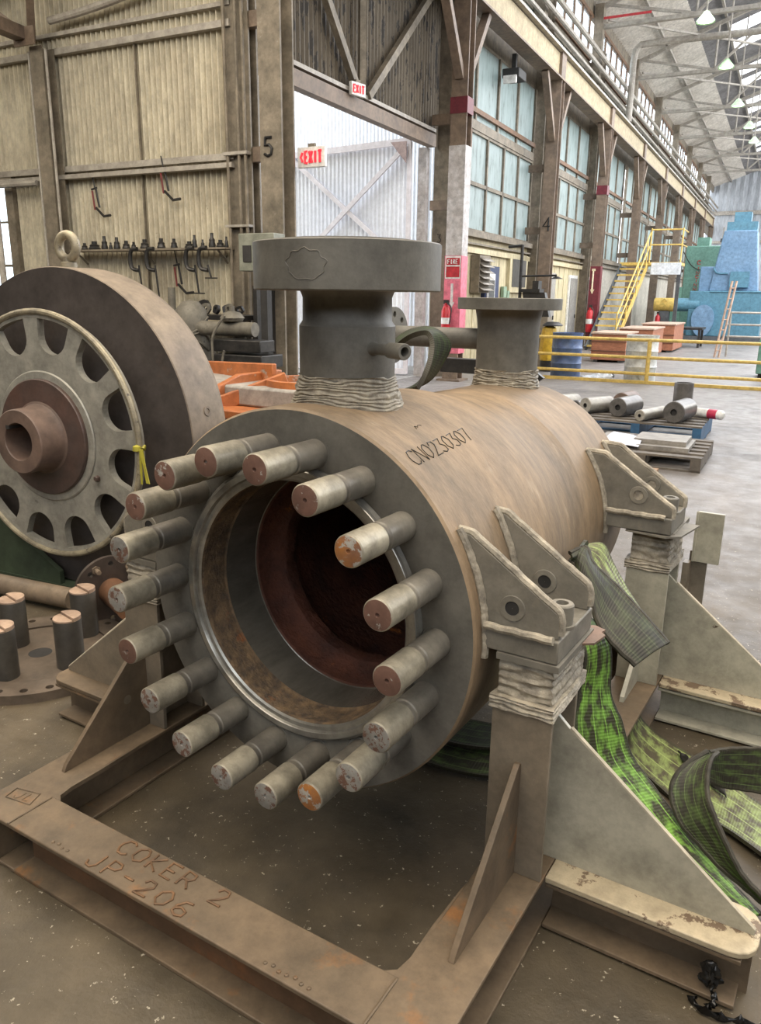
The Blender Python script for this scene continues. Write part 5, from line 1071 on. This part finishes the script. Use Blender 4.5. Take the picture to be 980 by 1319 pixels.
# yellow staircase
t = thing('yellow_staircase', (-5.0, 29, 0), 'yellow open tread staircase with handrail beside the crates', 'staircase', None, FB)
dk_str = mk('dark_stringer', (.10, .11, .12), (.07, .075, .08), 4, .5)
NT = 13; xs0, ys0 = -5.35, 26.6
def STP(k): f = k/NT; return (xs0 + .25*f, ys0 + 3.6*f, .15 + 2.75*f)
for k in range(NT):
    x, y, z = STP(k); obj('tread', MB().box(x - .42, x + .42, y, y + .24, z - .03, z + .02), yellow, t, FB)
a, b_ = STP(0), STP(NT)
for q in (-.45, .45):
    obj('stringer', strut(MB(), (a[0] + q, a[1], a[2] - .1), (b_[0] + q, b_[1], b_[2] - .1), .04, .2), dk_str if q < 0 else yellow, t, FB)
for h in (1.0, .55): obj('handrail', MB().tube([(a[0] + .47, a[1], a[2] + h), (b_[0] + .47, b_[1], b_[2] + h)], .025, 8), yellow, t, FB)
for k in (0, 4, 8, 12):
    x, y, z = STP(k); obj('baluster', MB().tube([(x + .47, y, z - .1), (x + .47, y, z + 1.0)], .022, 6), yellow, t, FB)
obj('landing', MB().box(-5.6, -3.55, 30.2, 31.6, 2.82, 2.92), yellow, t, FB); obj('landing_fascia', MB().box(-4.5, -3.5, 30.1, 30.15, 2.5, 2.9), sky_bag, t, FB)
for z in (3.5, 4.0): obj('landing_rail', MB().tube([(-4.6, 30.2, z), (-3.55, 30.2, z), (-3.55, 31.6, z)], .025, 8), yellow, t, FB)
for x in (-4.6, -3.55): obj('rail_post', MB().tube([(x, 30.2, 2.9), (x, 30.2, 4.05)], .025, 8), yellow, t, FB)
obj('support_post', MB().box(-3.75, -3.62, 31.3, 31.4, 0, 2.82), dk_str, t, FB)
# big machines at the far end of the aisle
mg = mk('hazed_machine_green', (.17, .34, .27), (.14, .29, .23), 1.5, .45); mb_ = mk('hazed_machine_blue', (.19, .32, .48), (.15, .27, .42), 1.2, .45); mb2 = mk('hazed_machine_teal', (.11, .27, .37), (.09, .23, .32), 1.2, .45)  # haze put into the paints: colours lightened and greyed
t = thing('green_boring_mill', (-3.5, 37.5, 0), 'tall green machine column with red vertical lettering', 'machine', None, FB)
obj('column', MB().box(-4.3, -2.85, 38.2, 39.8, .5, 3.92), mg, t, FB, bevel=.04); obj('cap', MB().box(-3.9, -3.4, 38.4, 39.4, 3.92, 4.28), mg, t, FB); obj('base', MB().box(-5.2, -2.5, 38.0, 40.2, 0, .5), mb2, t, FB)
obj('lettering', write(MB(), 'CINCINNATI'[:1], lambda u, v: (-3.78 + u, 38.18, 3.15 + v), .022, .2, .14, .16), mk('letter_red', (.5, .10, .08), None, 4, .5), t, FB)
for k, ch in enumerate('INCINNATI'): obj('lettering', write(MB(), ch, lambda u, v, k=k: (-3.78 - .012*k + u, 38.18, 2.93 - .175*k + v), .018, .2, .14, .12), MATS['letter_red'], t, FB)
t = thing('blue_machining_centre', (-2.1, 36, 0), 'huge hazy blue machine tool with tapered column at the right edge', 'machine', None, FB)
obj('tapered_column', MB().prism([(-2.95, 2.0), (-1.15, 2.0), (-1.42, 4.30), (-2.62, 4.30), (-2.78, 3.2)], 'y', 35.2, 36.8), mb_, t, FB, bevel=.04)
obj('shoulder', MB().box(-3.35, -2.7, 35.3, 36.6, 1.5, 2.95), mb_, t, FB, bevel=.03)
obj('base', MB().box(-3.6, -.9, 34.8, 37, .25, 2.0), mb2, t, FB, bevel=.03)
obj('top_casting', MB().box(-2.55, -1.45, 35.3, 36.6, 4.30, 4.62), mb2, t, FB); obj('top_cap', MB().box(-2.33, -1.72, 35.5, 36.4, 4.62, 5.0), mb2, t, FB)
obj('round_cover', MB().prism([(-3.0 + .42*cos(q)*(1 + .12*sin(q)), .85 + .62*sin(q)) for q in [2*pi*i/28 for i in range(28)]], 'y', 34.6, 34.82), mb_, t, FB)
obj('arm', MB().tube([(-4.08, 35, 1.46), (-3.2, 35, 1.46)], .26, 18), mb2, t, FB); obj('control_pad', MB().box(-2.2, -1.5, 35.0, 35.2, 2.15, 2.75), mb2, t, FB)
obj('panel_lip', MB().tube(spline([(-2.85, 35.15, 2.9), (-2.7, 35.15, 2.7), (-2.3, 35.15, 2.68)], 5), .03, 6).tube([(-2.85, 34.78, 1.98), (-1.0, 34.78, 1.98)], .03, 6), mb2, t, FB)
obj('foot', MB().box(-4.0, -.8, 34.5, 37.2, 0, .25), dk_str, t, FB)
t = thing('yellow_motor', (-4.5, 34.8, 1.2), 'yellow cylindrical motor end sticking out left of the blue machine', 'motor', None, FB)
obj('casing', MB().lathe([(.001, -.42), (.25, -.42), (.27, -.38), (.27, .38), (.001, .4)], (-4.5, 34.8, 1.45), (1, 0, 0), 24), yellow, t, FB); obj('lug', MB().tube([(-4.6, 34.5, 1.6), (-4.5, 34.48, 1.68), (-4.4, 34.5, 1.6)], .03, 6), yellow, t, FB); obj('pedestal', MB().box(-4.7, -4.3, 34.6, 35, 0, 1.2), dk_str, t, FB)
t = thing('machine_mast', (-2.95, 36.9, 0), 'slim dark mast with a crosspiece between the green and blue machines', 'mast', None, FB)
obj('uprights', MB().box(-2.84, -2.78, 37.4, 37.46, 0, 4.6).box(-2.6, -2.55, 37.4, 37.46, 0, 4.8), pale_steel, t, FB); obj('crosspiece', MB().box(-2.9, -2.5, 37.35, 37.46, 4.0, 4.15), dk_str, t, FB)
solo('hanging_cable', MB().tube(spline([(-4.4, 38.1, 3.7), (-4.0, 38.1, 3.1), (-3.5, 38.1, 2.9), (-2.9, 38.1, 3.05)], 6), .02, 6), sock_m, 'black cable sagging across the green machine', 'cable', None, FB)
t = thing('leaning_ladder', (-1.6, 26, 0), 'pale leaning ladder in front of the blue machine', 'ladder', None, FB)
for dx in (0, .12): obj('stile', strut(MB(), (-1.78 + dx, 25.8, 0), (-1.56 + dx, 26.1, 2.2), .04, .05), lid_m, t, FB)
for k in range(7): obj('rung', MB().tube([(-1.76 + .03*k, 25.82 + .04*k, .2 + .3*k), (-1.64 + .03*k, 25.82 + .04*k, .2 + .3*k)], .015, 6), lid_m, t, FB)
t = thing('inner_rail', (-.5, 26.4, 0), 'pale grey railing beside the ladder at the right edge', 'railing', None, FB)
for z in (1.3, .95, .6): obj('bar', MB().tube([(-1.55, 26.4, z), (3, 26.4, z)], .03, 8), pale_steel, t, FB)
for x in (-1.5, 0.5, 2.8): obj('post', MB().tube([(x, 26.4, 0), (x, 26.4, 1.33)], .03, 8), pale_steel, t, FB)
t = thing('green_machine_guard', (.0, 18, 0), 'teal green machine guard cut off by the right edge behind the rail', 'machine', None, FB)
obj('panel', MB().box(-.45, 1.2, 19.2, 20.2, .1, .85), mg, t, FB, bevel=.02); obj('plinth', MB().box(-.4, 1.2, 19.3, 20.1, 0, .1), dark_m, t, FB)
t = thing('low_work_table', (-3.2, 31, 0), 'dark low work table with scattered fittings behind the crates', 'table', None, FB)
obj('top', MB().box(-3.6, -2.6, 30.5, 31.8, .62, .7), sock_m, t, FB)
for x in (-3.5, -2.7): 
    for y in (30.6, 31.7): obj('leg', MB().box(x-.04, x+.04, y-.04, y+.04, 0, .62), sock_m, t, FB)
for i, (x, y, z0, sx_, sz, lb) in enumerate(((-4.5, 42.2, 0, 1.6, 1.7, 'green cabinet low on the left of the tall green machine'), (-4.6, 45.5, 0, 1.6, 2.3, 'distant green cabinet behind the staircase'))):
    t = thing('green_cabinet', (x, y, 0), lb, 'cabinet', 'green cabinets far back', FB)
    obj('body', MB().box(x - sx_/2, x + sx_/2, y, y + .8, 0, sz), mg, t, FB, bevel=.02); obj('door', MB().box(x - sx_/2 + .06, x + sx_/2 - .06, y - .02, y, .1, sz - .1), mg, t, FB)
# stray floor blocks left of the vessel behind the sling
t = thing('black_bracket_stand', (-.45, 2.4, 0), 'black triangular stand behind the two nozzles', 'stand')
obj('upright', MB().box(-.62, -.52, 2.5, 2.58, 0, 1.42), sock_m, t); obj('gusset', MB().prism([(-.52, 1.0), (-.22, 1.22), (-.52, 1.42)], 'y', 2.52, 2.55), sock_m, t); obj('arm', MB().box(-.85, -.3, 2.5, 2.58, 1.22, 1.30), sock_m, t)
# ------------------------------------------------------------------ pallets with parts, right of the vessel
wood = mk('grey_pallet_wood', (.17, .145, .115), (.11, .095, .08), 4, .7); bluew = mk('blue_pallet_paint', (.04, .13, .26), (.03, .09, .18), 4, .55); platem = mk('grey_steel_plate', (.30, .28, .25), (.23, .215, .195), 5, .5)
def pallet(cx, cy, w_, l_, h, rz, lb, m1, m2):
    F = Matrix.Translation((cx, cy, 0)) @ Matrix.Rotation(rz, 4, 'Z')
    t = thing('pallet', (cx, cy, 0), lb, 'pallet', 'pallets in the aisle', FV, rz)
    for k in range(3):
        x = (-w_/2 + .05, 0, w_/2 - .05)[k]; obj('stringer', MB().box(x - .05, x + .05, -l_/2, l_/2, .02, h - .02), m1, t, F)
    for k in range(6):
        y = -l_/2 + .06 + k*(l_ - .12)/5; obj('deck_board', MB().box(-w_/2, w_/2, y - .055, y + .055, h - .02, h), m2, t, F)
    for k in range(3):
        y = (-l_/2 + .06, 0, l_/2 - .06)[k]; obj('bottom_board', MB().box(-w_/2, w_/2, y - .05, y + .05, 0, .02), m1, t, F)
    return F
F1 = pallet(-.58, 6.95, 1.15, 1.2, .15, radians(4), 'grey wooden pallet with steel plates and a sheet of paper', wood, wood)
F2 = pallet(-1.05, 8.6, 1.5, 1.3, .22, radians(4), 'blue painted pallet loaded with loose steel rollers', bluew, wood)
solo('steel_plate', MB().box(-.15, .42, -.35, .25, .15, .19), platem, 'flat grey steel plate on the grey pallet, right of the paper', 'plate', 'plates on the grey pallet', F1)
solo('steel_plate', MB().obox((.12, .0, .214), (.26, 0, 0), (0, .24, 0), (0, 0, .022)), platem, 'thicker grey steel plate lying on top of another plate', 'plate', 'plates on the grey pallet', F1)
solo('steel_plate', MB().box(-.52, -.22, -.2, .25, .15, .20), platem, 'grey plate partly under the sheet of paper', 'plate', 'plates on the grey pallet', F1)
solo('paper_sheet', MB().grid(lambda u, v: (-.42 + .36*u, -.42 + .5*v, .222 + .015*sin(3*u + 2*v) + (-.05*(1 - v)**2 if v < .3 else 0) + .03*(1-v)*u*0), 10, 10), mk('paper', (.78, .80, .88), (.70, .73, .84), 5, .6), 'white paper sheet draped over the front of the grey pallet', 'paper', None, F1, norm=False, solidify=.001)
solo('wood_offcut', MB().box(-.75, -.32, 6.13, 6.22, 0, .04), mk('light_wood', (.42, .27, .17), None, 5, .6), 'short light wooden offcut on the floor before the grey pallet', 'wood')
rollm = mk('steel_roller', (.17, .16, .15), (.11, .105, .10), 6, .35, .3); rolll = mk('pale_roller', (.36, .34, .29), (.27, .25, .22), 6, .4, .2)
def roller(x, y, r, L, lb, m1, a=80, z=.22):
    d = Vector((cos(radians(a)), sin(radians(a)), 0)); t = thing('steel_roller', tuple(F2 @ Vector((x, y, z))), lb, 'roller', 'rollers on the blue pallet')
    c = Vector((x, y, z + r)); obj('barrel', MB().lathe([(r*.3, -L/2), (r - .008, -L/2), (r, -L/2 + .008), (r, L/2 - .008), (r - .008, L/2), (.001, L/2)], c, d, 24), m1, t, F2); obj('end_face', MB().lathe([(r*.3, -L/2 + .001), (r*.28, -L/2 + .03), (.001, -L/2 + .03)], c, d, 16), dark_m, t, F2)
roller(.45, -.28, .13, .5, 'dark steel roller at the front right of the blue pallet', rollm); roller(.12, -.30, .07, .6, 'thin pale roller at the front middle of the blue pallet', rolll, 72); roller(-.22, -.12, .12, .5, 'ribbed dark steel roller left of the thin pale one', rollm, 76)
roller(-.60, -.05, .10, .45, 'short pale roller at the left of the blue pallet', rolll, 60); roller(-.32, .42, .12, .4, 'reddish steel roller behind on the blue pallet', shaft_m, 80)
solo('steel_tube', MB().lathe([(.12, 0), (.12, .40), (.10, .40), (.10, .02)], (.38, .42, .22), (0, 0, 1), 24), rollm, 'dark upright steel tube standing on the blue pallet', 'tube', None, F2)
t = thing('spray_can', tuple(F2 @ Vector((.72, .3, .22))), 'white and red spray can lying on the blue pallet', 'spray can')
obj('can', MB().lathe([(.001, -.2), (.055, -.2), (.06, -.19), (.06, .17), (.03, .2), (.001, .2)], (.74, .15, .28), (.9, -.4, 0), 18), sign_w, t, F2); obj('red_label', MB().lathe([(.0605, .0), (.0605, .12)], (.74, .15, .28), (.9, -.4, 0), 18), mk('can_red', (.6, .04, .1), None, 4, .4), t, F2)
# loose rollers and bars further left
for (x, y, r, L, a, lb, m1) in ((-2.45, 9.5, .15, .5, 60, 'grey steel roller on the floor, leftmost of the row by the shell', rolll), (-2.0, 9.3, .14, .5, 60, 'dark faced roller on the floor, second of the row by the shell', rollm)):
    d = Vector((cos(radians(a)), sin(radians(a)), 0)); t = thing('floor_roller', (x, y, 0), lb, 'roller', 'rollers on the floor')
    obj('barrel', MB().lathe([(.001, -L/2), (r - .01, -L/2), (r, -L/2 + .01), (r, L/2), (.001, L/2)], (x, y, r), d, 24), m1, t); obj('end_face', MB().lathe([(r*.9, -L/2 - .001), (.001, -L/2 - .001)], (x, y, r), d, 24), dark_m, t)
for i, (x, y, z, lb) in enumerate(((-1.58, 7.35, 0, 'angled grey steel block nearest the shell beside the pallets'), (-2.25, 8.0, 0, 'long grey steel bar behind the angled block'), (-1.5, 6.75, 0, 'low wedge shaped grey block at the rear bracket'))):
    solo('steel_block', MB().prism([(x - .35, y - .1), (x + .2, y - .12), (x + .32, y + .05), (x + .25, y + .14), (x - .3, y + .12)], 'z', z, z + .14 + .04*i), platem, lb, 'block', 'steel blocks by the pallets')
